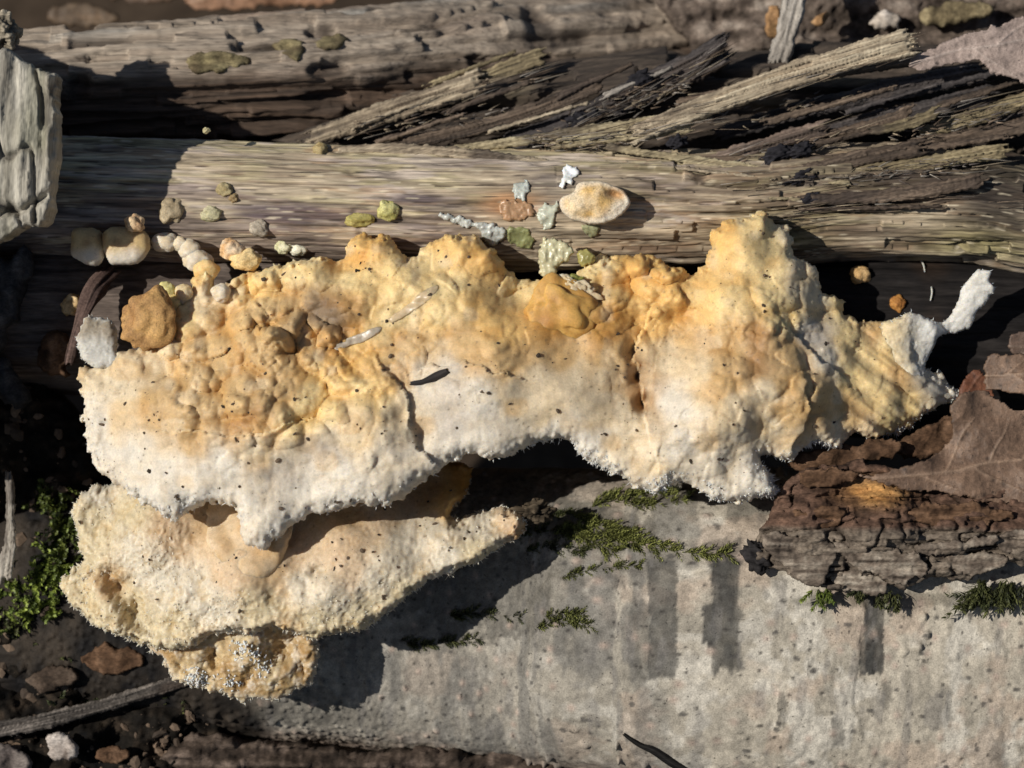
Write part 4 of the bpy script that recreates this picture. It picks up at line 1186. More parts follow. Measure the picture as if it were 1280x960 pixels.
ZLc = np.array([[*F(a, b, c)[:2], c - 22] for a, b, c in ZL])


def zl(x, y):
    return idw(x, y, ZLc, 24, 1.7)[:, 0]


def FLo(px, py):
    q = F(px, py, 60)
    for _ in range(3):
        q = F(px, py, float(zl(np.array([q[0]]), np.array([q[1]]))[0]))
    return q


LOP = np.array([FLo(a, b)[:2] for a, b in LO_OUT])
LB = [(315, 705, 44, 18), (360, 700, 30, 12), (430, 690, 34, 14), (480, 660, 40, 14), (430, 735, 50, 8), (560, 660, 50, 10), (150, 735, 18, -26), (170, 762, 16, -22), (135, 715, 12, -14), (160, 780, 40, 10), (268, 814, 10, -13), (256, 806, 12, -8), (284, 826, 10, -6),
      (398, 715, 10, -12), (385, 730, 12, -8), (180, 690, 40, 8), (230, 740, 40, 8), (330, 770, 60, 10), (300, 850, 7, -10), (350, 855, 6, -9)]
LBc = np.array([[*FLo(a, b)[:2], r, h] for a, b, r, h in LB])
PO = [(150, 650, .7), (110, 640, .8), (200, 700, .8), (150, 740, .9), (250, 760, 1), (330, 770, .9), (420, 770, 1), (280, 840, 1), (360, 830, .8), (320, 700, .0), (300, 660, .15), (430, 690, .15), (480, 660, .2), (430, 740, .5), (520, 690, .4), (500, 740, .9), (590, 690, .6), (620, 660, .7), (90, 720, 1), (560, 620, 0), (400, 630, 0)]
POc = np.array([[*FLo(a, b)[:2], v] for a, b, v in PO])


def lo_lumps(x, y, s):
    z = np.zeros(x.shape)
    xw = x + 12 * fbm(x * .04, y * .04, .5, 3, 441); yw = y + 12 * fbm(x * .04, y * .04, .5, 3, 442)
    for bx, by, r, h in LBc:
        z += h * np.exp(-1.6 * ((xw - bx) ** 2 + (yw - by) ** 2) / (r * r))
    for qx, qy, rx, ry, h in []:
        q = FLo(qx, qy)
        e = np.hypot((x - q[0]) / rx, (y - q[1]) / ry) + 0.22 * vn(x * .04, y * .04, .5, 44)
        z += h * sm(1.1, 0.75, e) * (1 - 0.25 * e * e)
    gr_ = [FLo(*q)[:2] for q in ((112, 702), (134, 724), (152, 748), (172, 772), (196, 788))]
    dmin = np.full(x.shape, 1e9)
    for a_, b_ in zip(gr_[:-1], gr_[1:]):
        ex, ey = b_ - a_
        t_ = np.clip(((xw - a_[0]) * ex + (yw - a_[1]) * ey) / (ex * ex + ey * ey), 0, 1)
        dmin = np.minimum(dmin, np.hypot(xw - a_[0] - t_ * ex, yw - a_[1] - t_ * ey))
    z -= 15 * np.exp(-(dmin / 11) ** 2)
    z += 6 * np.exp(-((s - 10) / 7) ** 2) * sm(-100, -160, y)
    k = idw(x, y, POc, 22, 2)[:, 0]
    f1, f2, iv = worley(x / 19 + .5 * vn(x * .04, y * .04, .5, 5), y / 19, 3)
    z += k * 5 * (0.55 - f1) * (1 + .6 * iv) + 5 * fbm(x * 0.016, y * 0.016, 0.5, 3, 401)
    return z


def lo_detail(x, y, z, s):
    k = idw(x, y, POc, 22, 2)[:, 0]
    f1, f2, iv = worley(x / 8, y / 8 + z * .05, 12)
    wx = x + 3 * vn(x * .08, y * .08, .5, 7); wy = y + 3 * vn(x * .08, y * .08, .5, 8)
    f1, f2, iv = worley(wx / 8, wy / 6.5 + z * .04, 12)
    d = k * 1.6 * (np.exp(-((f2 - f1) / 0.25) ** 2) - 0.4) * sm(-.1, .4, vn(x * .03, y * .03, .5, 9))
    f1, f2, iv = worley(wx / 4.4, wy / 4.4 + z * .1, 14)
    d += k * 3.0 * np.maximum(0, 0.72 - f1) * (0.35 + .9 * iv)
    f1, f2, iv = worley(wx / 9, wy / 9 + z * .06, 16)
    d += k * 2.2 * np.maximum(0, 0.75 - f1) * (0.4 + 1.0 * iv)
    return d + (0.8 + 1.6 * k) * fbm(x * 0.06, y * 0.06, z * 0.07, 4, 402) + 0.5 * vn(x * 0.3, y * 0.3, z * .3, 403)


LYC = (0.70, 0.585, 0.38); LCR = (0.76, 0.67, 0.52); LOR = (0.66, 0.46, 0.25); LPK = (0.74, 0.56, 0.37)
LYC, LCR, LOR, LPK = [tuple(0.76 * v for v in c) for c in (LYC, LCR, LOR, LPK)]
CL = [(130, 620, LCR), (110, 650, LYC), (160, 640, LYC), (110, 690, LYC), (170, 690, LCR), (90, 725, LYC), (140, 725, LOR), (165, 755, LYC), (120, 760, LYC), (200, 720, LCR), (220, 660, LPK), (270, 650, LOR), (300, 660, LOR), (300, 640, DO), (320, 705, LPK), (290, 720, LPK), (340, 715, LOR), (370, 690, LPK), (380, 730, LCR), (430, 680, LPK), (440, 710, LPK), (420, 740, LCR),
      (480, 650, LPK), (500, 680, LCR), (470, 720, LCR), (540, 660, LCR), (560, 690, LCR), (600, 660, LCR), (600, 690, LYC), (640, 655, LPK), (650, 660, BR), (560, 620, OR), (580, 600, DO), (540, 610, LOR), (430, 640, LOR), (250, 740, LCR), (220, 780, LYC), (280, 780, LCR), (330, 765, LYC), (400, 770, LYC), (450, 765, LYC), (500, 740, LYC), (268, 814, LOR), (290, 840, LYC), (240, 840, LYC), (300, 865, LOR), (350, 855, LOR), (370, 830, LOR), (350, 803, LOR), (385, 820, LOR), (320, 815, WH), (190, 800, LYC)]
CLc = np.array([[*FLo(a, b)[:2], *c] for a, b, c in CL])


def lo_tint(x, y, s, d):
    wx = x + 14 * fbm(x * 0.03, y * 0.03, 0.5, 2, 431); wy = y + 14 * fbm(x * 0.03, y * 0.03, 0.5, 2, 432)
    c = idw(wx, wy, CLc, 9, 2.0)
    n = fbm(x * 0.06, y * 0.06, 0.5, 3, 421)
    c = c * (1 + 0.16 * n)[:, None]
    k = idw(x, y, POc, 22, 2)[:, 0]
    c = mixc(c, (0.68, 0.63, 0.53), sm(1.2, 3.2, d) * 0.5 * k)
    c = mixc(c, c * np.array([0.9, 0.74, 0.5]), sm(0.5, -1.5, d) * 0.6)
    f1, f2, iv = worley(x / 13, y / 13, 17)
    return mixc(c, (0.09, 0.06, 0.04), np.exp(-(f1 / 0.085) ** 2) * (iv > 0.5) * 0.8)


t_lo = thing('bracket_fungus', 'smaller spongy beige bracket fungus tucked under the large one, lower left', 'fungus', F(330, 700, -40))
body2, SL = relief('shelf', LOP, zl, M_fungus, t_lo, lo_tint, step=1.65, front=22, w=20, back=40, wb=26, edge=((3.5, 12), (3.0, 5), (1.8, 3)),
                   detail=lo_detail, lumps=lo_lumps, smoothed=3)
kk = idw(SL['X'], SL['Y'], POc, 22, 2)[:, 0]
fringe('spongy_fringe', SL, t_lo, np.clip(kk - 0.3, 0, 1) ** 1.5 * sm(-0.2, 0.4, vn(SL['X'] * .04, SL['Y'] * .04, .5, 7)), 600, (1.0, 4.0), (0.6, 1.4), (0.66, 0.59, 0.47), 8)
fringe('edge_threads', SL, t_lo, (SL['s'] < 3) & (SL['Y'] < -120), 900, (1.2, 5.0), (0.5, 1.2), (0.66, 0.59, 0.47), 9)
# the amber clump hanging below it, riddled with holes
CLUMP = [(170, 780), (220, 766), (300, 764), (376, 772), (396, 800), (397, 826), (390, 850), (375, 862), (345, 874), (320, 870), (305, 876), (280, 868), (240, 858), (216, 847), (206, 828), (184, 808)]
ZC = np.array([[*F(a, b, c)[:2], c] for a, b, c in [(180, 790, 24), (300, 775, 36), (390, 800, 26), (300, 820, 40), (350, 830, 36), (240, 840, 32), (300, 870, 26), (380, 855, 20)]])
zc_ = lambda x, y: idw(x, y, ZC, 18, 2)[:, 0]
CLP = np.array([on_surf(zc_, a, b)[:2] for a, b in CLUMP])


def cl_lumps(x, y, s):
    xw = x + 14 * fbm(x * .05, y * .05, .5, 3, 451); yw = y + 14 * fbm(x * .05, y * .05, .5, 3, 452)
    z = 7 * fbm(x * .03, y * .03, .5, 4, 453)
    for px_, py_, r, h in [(266, 818, 17, -26), (352, 812, 24, -26), (310, 850, 10, -10), (376, 830, 12, -9), (232, 835, 10, -9), (345, 856, 9, -10), (318, 818, 20, 10), (245, 845, 16, 6), (290, 858, 16, 6)]:
        q = on_surf(zc_, px_, py_)
        z += h * np.exp(-1.8 * ((xw - q[0]) ** 2 + (yw - q[1]) ** 2) / (r * r))
    return z


def cl_tint(x, y, s, d):
    n = fbm(x * .05, y * .05, .5, 4, 454)
    c = mixc((0.33, 0.20, 0.075), (0.54, 0.42, 0.24), np.clip(.5 + 1.2 * n, 0, 1))
    c = mixc(c, (0.60, 0.54, 0.44), sm(0.5, 3, d) * .7)
    return mixc(c, (0.60, 0.55, 0.45), sm(9, 1, s) * .5)


_, SC = relief('hanging_clump', CLP, zc_, M_fungus, t_lo, cl_tint, step=1.4, front=13, w=14, back=24, wb=14, edge=((3.5, 10), (3.0, 5), (1.8, 3)),
               detail=lambda x, y, z, s: 2.2 * np.maximum(0, .72 - worley(x / 6 + .5 * vn(x * .1, y * .1, .5, 4), y / 6 + z * .06, 21)[0]) * (1 + vn(x * .07, y * .07, .5, 22)) + 3.4 * fbm(x * .09, y * .09, z * .08, 4, 455), lumps=cl_lumps)
mm = sum(np.exp(-((SC['X'] - q[0]) ** 2 + (SC['Y'] - q[1]) ** 2) / 11 ** 2) for q in [on_surf(zc_, *p_) for p_ in ((318, 818), (300, 808), (240, 845), (290, 852), (330, 832), (250, 850))])
fringe('white_threads', SC, t_lo, mm ** 1.5, 240, (2, 6.0), (0.9, 2.2), (0.66, 0.65, 0.62), 10)
fringe('clump_threads', SC, t_lo, SC['s'] < 3, 320, (1.2, 5.0), (0.5, 1.2), (0.60, 0.54, 0.44), 12)

# smooth tan fold tucked under the upper shelf
FOLD = [(262, 630), (290, 600), (350, 596), (372, 620), (366, 660), (357, 694), (342, 716), (318, 727), (292, 721), (272, 700), (258, 664)]
zlo = relief_z(SL)
fz = lambda x, y: idw(x, y, np.array([[*F(a, b, c)[:2], c] for a, b, c in [(270, 640, 40), (310, 610, 30), (360, 620, 30), (360, 690, 84), (318, 722, 96), (272, 690, 80), (315, 670, 76)]]), 20, 2)[:, 0] + 5
FOP = np.array([on_surf(fz, a, b)[:2] for a, b in FOLD])
relief('fold', FOP, fz, M_fungus, t_lo, lambda x, y, s, d: mixc((0.50, 0.335, 0.17), (0.62, 0.49, 0.33), np.clip(.5 + 1.1 * fbm(x * .04, y * .04, .5, 4, 461), 0, 1)), step=1.5, front=14, w=17, back=22, wb=14, edge=((3, 14), (1.4, 5)),
       detail=lambda x, y, z, s: 2.2 * fbm(x * .05, y * .05, z * .05, 4, 462), lumps=lambda x, y, s: 4 * fbm(x * .03, y * .03, .5, 2, 463))
blob('dark_tip', F(668, 640, 40), (22, 13, 14), M_dark, t_lo, (0.05, 0.038, 0.025), sub=5, lump=.7, freq=2.6, seed=9, fine=.35, tilt=.1)


# ================================================================== SMALL FUNGI ON THE LOGS
def small_cap(px, py, z, r, lo, hi, label, name='small_fungus', tilt=0.0, lump=0.2, seed=0, sub=4, fine=0.04, group=None):
    c = F(px, py, z)
    t = thing(name, label, 'fungus', c, group)
    blob('cap', c, r, M_bead, t, nod_tint(lo, hi, seed), sub=sub, lump=lump, freq=1.4, seed=seed, tilt=tilt, fine=fine)
    return t


# the big oval cap above the fungus
CAP = [(699, 252), (704, 244), (716, 240), (724, 229), (742, 226), (760, 230), (776, 236), (786, 246), (786, 260), (772, 272), (752, 279), (730, 279), (712, 273), (702, 263)]
CP = FL([(a, b, 20) for a, b in CAP])
t = thing('small_fungus', 'oval cream and tan cap stuck alone on the weathered branch', 'fungus', F(743, 253, 4))
cx = F(743, 253, 20)


def cap_tint(x, y, s, d):
    n = fbm(x * 0.05, y * 0.05, 0.5, 3, 501)
    c = mixc(OR, CR, np.clip(0.45 + 1.2 * n, 0, 1))
    rim = sm(9, 1, s + 4 * n)
    c = mixc(c, WH, rim * 0.75)
    lowr = sm(10, 34, (x - cx[0]) * 0.8 - (y - cx[1]))
    c = mixc(c, WH, lowr * 0.75)
    q = F(770, 242, 20)
    return mixc(c, (0.42, 0.22, 0.08), np.exp(-(((x - q[0]) / 14) ** 2 + ((y - q[1]) / 6) ** 2)) * 0.9)


def cap_lumps(x, y, s):
    q = F(770, 243, 20); q2 = F(738, 250, 20); q3 = F(722, 262, 20)
    return -11 * np.exp(-(((x - q[0]) / 13) ** 2 + ((y - q[1]) / 7) ** 2)) + 7 * np.exp(-(((x - q2[0]) / 20) ** 2 + ((y - q2[1]) / 14) ** 2)) + 4 * np.exp(-(((x - q3[0]) / 10) ** 2 + ((y - q3[1]) / 10) ** 2))


relief('cap', CP, lambda x, y: np.full(x.shape, 16.0), M_bead, t, cap_tint, step=1.2, front=13, w=14, back=12, wb=10, edge=((1.2, 8),),
       detail=lambda x, y, z, s: 2.4 * fbm(x * 0.07, y * 0.07, 0.5, 4, 33) + 2.2 * np.exp(-((s - 3) / 2.0) ** 2), lumps=cap_lumps)
stick('stalk', [np.append(F(742, 254, -8), 14), np.append(F(743, 253, 14), 16)], M_fungus, t, (OR, YC, CR), nl=8, na=16, rag=0, flat=1, taper=(1, 1), rough=.1)

small_cap(182, 400, 62, (32, 37, 20), (0.30, 0.16, 0.06), (0.52, 0.31, 0.115), 'ochre brown potato shaped lump at the upper left of the fungus', tilt=-0.35, lump=0.45, seed=3, sub=5, fine=0.07)
# yellow ball sitting in the middle of the fungus
zs = relief_z(SU)
bc = on_relief(SU, 703, 388)
t = thing('fungus_ball', 'smooth ochre lump bulging from the middle of the big fungus', 'fungus', bc)
blob('lump', bc + np.array([0, 0, 0]), (40, 32, 16), M_fungus, t, nod_tint((0.40, 0.20, 0.05), (0.58, 0.35, 0.10), 4), sub=5, lump=0.5, freq=1.6, seed=4, tilt=-0.6, fine=0.03)
bq = on_relief(SU, 720, 364)
blob('crumbly_crown', bq + np.array([0, 0, 8]), (26, 13, 9), M_fungus, t, nod_tint(TN, CR, 5), sub=5, lump=0.6, freq=2.5, seed=6, tilt=-0.6, fine=0.3)
blob('green_film', on_relief(SU, 716, 350, 16), (15, 7, 7), M_moss, t, (0.17, 0.17, 0.04), sub=4, lump=0.6, freq=2.5, seed=8, tilt=-0.3, fine=0.3)

# pale block pair, half in shade at the left
for q, zz, lab, sd in [([(88, 300), (92, 286), (118, 286), (128, 292), (130, 322), (118, 333), (98, 326), (88, 316)], 14, 'pale shaded stub, leftmost of the small fungi under the broken branch end', 1),
                       ([(126, 292), (142, 284), (168, 286), (184, 292), (186, 312), (172, 328), (146, 331), (132, 324)], 16, 'broad cream stub half in shade left of the bead chain', 2)]:
    P = FL([(a, b, zz) for a, b in q])
    c0 = P.mean(0)
    t = thing('small_fungus', lab, 'fungus', [c0[0], c0[1], -20])
    relief('cap', P, lambda x, y, zz=zz: np.full(x.shape, zz - 6.0), M_fungus, t,
           lambda x, y, s, d, c0=c0: mixc(mixc(BR, YC, np.clip(0.6 + 0.9 * fbm(x * .05, y * .05, .5, 2, 9), 0, 1)), WH, sm(2, -18, y - c0[1] + 5 * vn(x * .06, 0.1, .5, 4))),
           step=1.3, front=14, w=14, back=20, wb=10, edge=((1.5, 8),), detail=lambda x, y, z, s: 1.5 * fbm(x * .07, y * .07, .5, 3, 31))

for (x, y, z, r, lo, hi, lab, sd) in [
    (169, 280, 22, (13, 11, 10), (0.45, 0.27, 0.14), (0.62, 0.46, 0.28), 'small tan bead on top of the broad cream stub', 11),
    (213, 264, 6, (14, 17, 10), (0.26, 0.20, 0.12), (0.42, 0.34, 0.22), 'brown oval button with cream foot at left on the branch', 12),
    (264, 267, 6, (13, 10, 8), (0.36, 0.33, 0.18), (0.48, 0.44, 0.28), 'pale olive round button between brown and grey buttons on the branch', 13),
    (281, 237, 16, (10, 9, 8), (0.24, 0.18, 0.08), (0.40, 0.33, 0.18), 'tiny brown twin bead highest of the buttons left of centre', 14),
    (292, 247, 14, (6, 6, 5), (0.22, 0.15, 0.07), (0.34, 0.25, 0.13), 'tiniest brown bead just below the twin bead on the branch', 15),
    (325, 286, 6, (12, 10, 8), (0.24, 0.20, 0.15), (0.42, 0.36, 0.28), 'grey brown button above the pale green pair', 16),
    (354, 308, 2, (10, 9, 7), (0.52, 0.50, 0.28), (0.70, 0.66, 0.48), 'pale greenish bead, left of the touching pair', 17),
    (371, 312, 2, (11, 8, 7), (0.62, 0.60, 0.44), (0.78, 0.74, 0.60), 'whitish oval bead, right of the touching pair', 18),
    (400, 188, -2, (10, 9, 9), (0.24, 0.17, 0.07), (0.38, 0.30, 0.15), 'lone brown bead on the upper edge of the weathered branch', 19),
    (290, 312, 10, (15, 13, 12), (0.60, 0.36, 0.17), (0.78, 0.66, 0.48), 'orange and white round bead above the left shoulder of the fungus', 20),
    (307, 326, 14, (19, 13, 12), OR, YC, 'orange oval bead touching the left shoulder of the fungus', 21),
    (449, 274, 2, (18, 9, 8), (0.28, 0.24, 0.07), (0.44, 0.38, 0.14), 'olive flat saucer shaped bead above the orange lobes', 22),
    (484, 263, 8, (13, 13, 10), (0.34, 0.31, 0.09), (0.56, 0.52, 0.24), 'yellow green round bead beside the olive saucer', 23),
    (1074, 344, -88, (14, 13, 12), (0.44, 0.26, 0.10), (0.60, 0.40, 0.19), 'tan round bead on the dark log at right', 24),
    (1122, 380, -96, (10, 10, 9), (0.30, 0.12, 0.03), (0.42, 0.20, 0.05), 'small rust brown bead on the dark log at right', 25),
    (90, 381, -40, (13, 13, 11), (0.48, 0.30, 0.12), (0.66, 0.48, 0.26), 'orange bead in the dark gap at far left', 26),
    (258, 163, -60, (5, 4, 4), (0.36, 0.31, 0.16), (0.5, 0.44, 0.26), 'tiny pale grain on the upper edge of the branch at left', 27),
]:
    if sd not in (11, 20, 21, 26):
        z = on_surf(dark_z if sd in (24, 25) else main_z, x, y)[2] + 0.08 * r[2]
    small_cap(x, y, z, r, lo, hi, lab, name='bead_fungus', seed=sd, lump=0.42, fine=0.10, sub=4, group='small bead fungi on the logs', tilt=0.2 * math.sin(sd))


# ------------------------------------------------------------------ pale lichen / slime scraps around the cap
def scrap(name, pts, z, tone, label, cat, seed, thick=2.4, mat=None, group=None, bump_=3.6, edge=((2.6, 6), (2.0, 3))):
    if callable(z):
        zf = z
        P = np.array([on_surf(zf, a, b) for a, b in pts])
    else:
        P = FL([(a, b, z) for a, b in pts])
        zf = lambda x, y: np.full(x.shape, float(z))
    o, _ = relief(name, P, lambda x, y: zf(x, y) + (0.3 if name == 'translucent_scrap' else 2) + 1.5 * vn(x * .05, y * .05, .5, seed), mat or M_resin, None,
                  lambda x, y, s, d: mixc(np.array(tone) * 0.8, np.minimum(np.array(tone) * 1.15, 0.85), np.clip(0.5 + .9 * fbm(x * .09, y * .09, .5, 2, seed), 0, 1)),
                  step=1.2, front=thick, w=5, back=thick, wb=4, edge=edge, detail=lambda x, y, z_, s: bump_ * fbm(x * .12, y * .12, .5, 3, seed + 3))
    set_props(o, label, cat, group)
    return o


mz = main_z
scrap('lichen_scrap', [(702, 210), (709, 204), (716, 209), (721, 208), (722, 219), (716, 224), (715, 232), (708, 229), (704, 237), (698, 232), (703, 222)], mz, (0.80, 0.80, 0.74), 'bright white flake standing above the oval cap', 'lichen', 1, edge=((1.0, 5), (0.8, 3)))
scrap('lichen_scrap', [(642, 232), (650, 226), (661, 226), (660, 238), (654, 250), (645, 250), (641, 242)], mz, (0.50, 0.52, 0.46), 'grey green scrap above the brown rot patch', 'lichen', 2)
scrap('lichen_scrap', [(673, 260), (682, 254), (690, 256), (697, 250), (698, 262), (692, 272), (690, 284), (680, 286), (674, 276), (672, 268)], mz, (0.52, 0.53, 0.42), 'pale lobed scrap touching the oval cap on its left', 'lichen', 3)
scrap('lichen_scrap', [(673, 312), (680, 300), (694, 296), (704, 302), (714, 308), (714, 322), (700, 330), (690, 344), (676, 346), (674, 330)], 26, (0.52, 0.48, 0.30), 'pale yellow green crust below the oval cap at fungus edge', 'lichen', 4, thick=8)
scrap('lichen_scrap', [(722, 318), (732, 312), (744, 318), (742, 330), (728, 334)], 30, (0.34, 0.30, 0.10), 'olive crumb on the fungus edge right of the pale crust', 'lichen', 5, thick=8)
scrap('lichen_scrap', [(548, 270), (562, 268), (590, 274), (606, 280), (626, 284), (632, 296), (618, 304), (604, 300), (594, 286), (566, 280)], mz, (0.46, 0.47, 0.43), 'whitish grey crust streak above the right orange lobe', 'lichen', 6, bump_=5)
scrap('lichen_scrap', [(634, 288), (652, 282), (664, 292), (668, 304), (652, 312), (638, 304)], mz, (0.26, 0.27, 0.12), 'green slimy crust between the grey streak and the oval cap', 'lichen', 7, bump_=4)
scrap('lichen_scrap', [(728, 282), (742, 280), (752, 286), (742, 296), (732, 294)], mz, (0.30, 0.30, 0.17), 'small green crumb under the oval cap', 'lichen', 8, bump_=3)
scrap('bark_flake', [(622, 256), (640, 250), (662, 254), (668, 266), (650, 276), (628, 272)], mz, (0.40, 0.24, 0.13), 'tan rust edged patch of bare wood left of the oval cap', 'bark', 12, thick=2)
scrap('translucent_scrap', [(418, 434), (430, 424), (452, 416), (472, 408), (478, 412), (462, 424), (440, 432), (424, 438)], zs, (0.47, 0.40, 0.31), 'shiny greyish petal like scrap on the fungus, left of centre', 'scrap', 9, thick=1.6, bump_=0.8, edge=((0.8, 9),))
scrap('translucent_scrap', [(486, 398), (505, 384), (526, 366), (546, 356), (547, 364), (530, 380), (510, 394), (492, 404)], zs, (0.54, 0.41, 0.25), 'pale translucent strip lying below the orange lobes', 'scrap', 10, thick=1.6, bump_=0.8, edge=((0.8, 9),))

# dark twig crumb on the shelf
t = thing('twig_crumb', 'short black twig crumb lying on the white part of the big fungus', 'twig', F(538, 470, 150))
stick('twig', [np.append(on_relief(SU, *q[:2], 2.5), q[2]) for q in [(513, 479, 2.5), (528, 477, 3), (545, 470, 5.5), (560, 463, 4.5)]], M_speck, t,
      ((0.01, 0.009, 0.009), (0.025, 0.02, 0.018), (0.06, 0.05, 0.045)), nl=40, na=12, rag=3, flat=0.8, rough=0.25, taper=(0.6, 0.7), seed=4)


# crumbs of soil on both fungi
def specks(name, Sx, n, seed, label, zone=None, rmax=2.6, tone=(0.05, 0.035, 0.022)):
    r_ = np.random.default_rng(seed)
    ok = np.nonzero(Sx['s'] > 8)[0]
    ok = ok[Sx['N'][ok][:, 2] > 0.45]
    w = 0.15 + np.clip(fbm(Sx['X'][ok] * 0.02, Sx['Y'][ok] * 0.02, .5, 2, seed), 0, 1) * 3
    ids = r_.choice(ok, n, p=w / w.sum())
    v, f = ICO[1]
    V, T, C = [], [], []
    for k, i in enumerate(ids):
        r = 0.5 + rmax * r_.random() ** 3.5
        sc = r * np.array([r_.uniform(.5, 1.6), r_.uniform(.5, 1.2), r_.uniform(.4, .8)])
        a = r_.uniform(0, 6.28); p = v * (1 + r_.normal(0, .18, (len(v), 1))) * sc
        p = np.stack([p[:, 0] * math.cos(a) - p[:, 1] * math.sin(a), p[:, 0] * math.sin(a) + p[:, 1] * math.cos(a), p[:, 2]], -1)
        V.append(p + Sx['P'][i] + Sx['N'][i] * r * 0.3); T.append(f + k * len(v))
        C.append(np.tile(np.array(tone) * r_.uniform(.4, 2.2), (len(v), 1)))
    o = mk(name, np.vstack(V), None, M_speck, None, np.vstack(C), tris=np.vstack(T), smooth=False)
    set_props(o, label, 'crumbs', kind='stuff')


specks('soil_crumbs', SU, 420, 21, 'dark soil crumbs sprinkled over the large fungus')
specks('soil_crumbs', SL, 160, 22, 'dark soil crumbs sprinkled over the lower fungus')


# ================================================================== BROKEN BRANCH END, far left
BLK = [(-100, 30), (-20, 62), (4, 58), (22, 68), (40, 82), (62, 88), (73, 94), (70, 130), (72, 178), (68, 226), (64, 262), (52, 284), (34, 282), (18, 290), (4, 300), (-30, 310), (-100, 316)]
BP = FL([(a, b, 120) for a, b in BLK])
bx = F(73, 100, 120)[0]


def blk_lumps(x, y, s):
    e = bx - x
    lay = np.floor((e + 3 * vn(y * 0.03, 0.2, .5, 3)) / 7)
    z = 5 * vn(lay * 1.7, y * 0.006, .5, 601) * sm(60, 10, e) + 6 * vn(x * 0.05, y * 0.009, .5, 602) + 4 * vn(x * 0.12, y * 0.02, .5, 603)
    cr = vn(x * 0.045, y * 0.012, .5, 604)
    z -= 9 * np.exp(-(cr / 0.07) ** 2)
    by = F(0, 258, 120)[1]
    gap = np.exp(-((y - by + 0.35 * (e - 40) + 6 * vn(x * .06, .1, .5, 5)) / 5) ** 2)
    return z - 16 * gap


def blk_tint(x, y, s, d):
    e = bx - x
    g = np.clip(0.5 + 0.5 * vn(x * 0.09, y * 0.014, .5, 605) + 0.3 * vn(x * 0.3, y * 0.08, .5, 606), 0, 1)
    c = mixc((0.19, 0.17, 0.135), (0.42, 0.39, 0.325), g)
    c = mixc(c, (0.24, 0.235, 0.15), sm(0.0, 0.5, vn(x * 0.03, y * 0.012, .5, 607)) * 0.5)
    c = mixc(c, mixc((0.30, 0.26, 0.19), (0.58, 0.53, 0.42), g), sm(16, 3, e + 3 * vn(y * .05, .3, .5, 4)) * 0.8)
    cr = vn(x * 0.045, y * 0.012, .5, 604)
    return mixc(c, (0.06, 0.05, 0.04), np.exp(-(cr / 0.05) ** 2) * 0.7)


t = thing('broken_branch_end', 'pale grey broken branch end jutting in at the left edge', 'wood', F(20, 190, 60))
relief('wood', BP, lambda x, y: np.full(x.shape, 116.0), M_block, t, blk_tint, step=1.6, front=16, w=12, back=70, wb=10, edge=((3, 14), (1.8, 5)),
       detail=lambda x, y, z, s: 1.6 * fbm(x * 0.15, y * 0.04, z * .05, 3, 608) + 0.8 * vn(x * .4, y * .3, .5, 6), lumps=blk_lumps, smoothed=2)
SHADE_BR = FL([(a, b, 112) for a, b in [(-520, -40), (-92, 26), (-86, 120), (-84, 300), (-62, 340), (-70, 430), (-60, 520), (-90, 570), (-520, 600)]])  # unseen wood left of the frame, added to shade the left gap
relief('shade_branch', SHADE_BR, lambda x, y: np.full(x.shape, 108.0), M_block, t, blk_tint, step=5, front=14, w=14, back=70, wb=14, edge=((6, 24),), lumps=blk_lumps, smoothed=2)
blob('knot', F(2, 40, 70), (22, 24, 26), M_wood, t, lambda v, e: mixc((0.12, 0.10, 0.07), (0.36, 0.31, 0.23), np.clip(0.5 + 3 * (e - 1), 0, 1)), sub=5, lump=0.4, freq=2, seed=5, fine=0.2)

# ================================================================== dark chunks in the left gap
def chunk(name, pts, z, tones, label, cat, seed, front=18, back=40, w=14, step=2.0, rough=5.0, gr=(0.05, 0.02), slope=(0, 0), edge=((5, 16), (2.5, 6)), mat=None, parent=None, rot=0.0):
    P = FL([(a, b, z) for a, b in pts]); c0 = P.mean(0)
    cr_, sr_ = math.cos(rot), math.sin(rot)

    def uv(x, y):
        return x * cr_ + y * sr_, -x * sr_ + y * cr_

    def tin(x, y, s, d):
        u, v = uv(x, y)
        g = np.clip(0.5 + 0.55 * vn(u * gr[0] * 1.5, v * gr[1] * 1.5, .5, seed) + 0.4 * fbm(x * .12, y * .12, .5, 2, seed + 1) + 0.02 * d, 0, 1)
        d_, m_, l_ = [np.array(q) for q in tones]
        return np.where((g < 0.5)[:, None], d_ + (m_ - d_) * (g * 2)[:, None], m_ + (l_ - m_) * (g * 2 - 1)[:, None])

    def lum(x, y, s):
        u, v = uv(x, y)
        return rough * 1.6 * vn(u * gr[0], v * gr[1], .5, seed + 2) + rough * fbm(x * .03, y * .03, .5, 3, seed + 3)
    own = parent is None
    if own:
        parent = thing(name, label, cat, c0 - np.array([0, 0, back]))
    o, S_ = relief(name if not own else 'body', P, lambda x, y: z + slope[0] * (x - c0[0]) + slope[1] * (y - c0[1]), mat or M_bark, parent, tin, step=step, front=front, w=w, back=back, wb=12,
                   edge=edge, detail=lambda x, y, zz, s: 0.35 * rough * fbm(x * .1, y * .1, zz * .08, 3, seed + 4) + 0.7 * vn(x * .35, y * .35, .5, seed), lumps=lum, smoothed=2)
    return parent, S_


SHADE_BARK = ((0.003, 0.0025, 0.002), (0.009, 0.007, 0.005), (0.035, 0.025, 0.017))  # near-black bark tones, painting in the shade of the lower left corner
DGR = ((0.018, 0.018, 0.020), (0.05, 0.049, 0.05), (0.11, 0.105, 0.105))
RUS = ((0.03, 0.016, 0.009), (0.09, 0.05, 0.028), (0.17, 0.10, 0.06))
DBR = ((0.02, 0.014, 0.010), (0.06, 0.042, 0.03), (0.13, 0.095, 0.07))

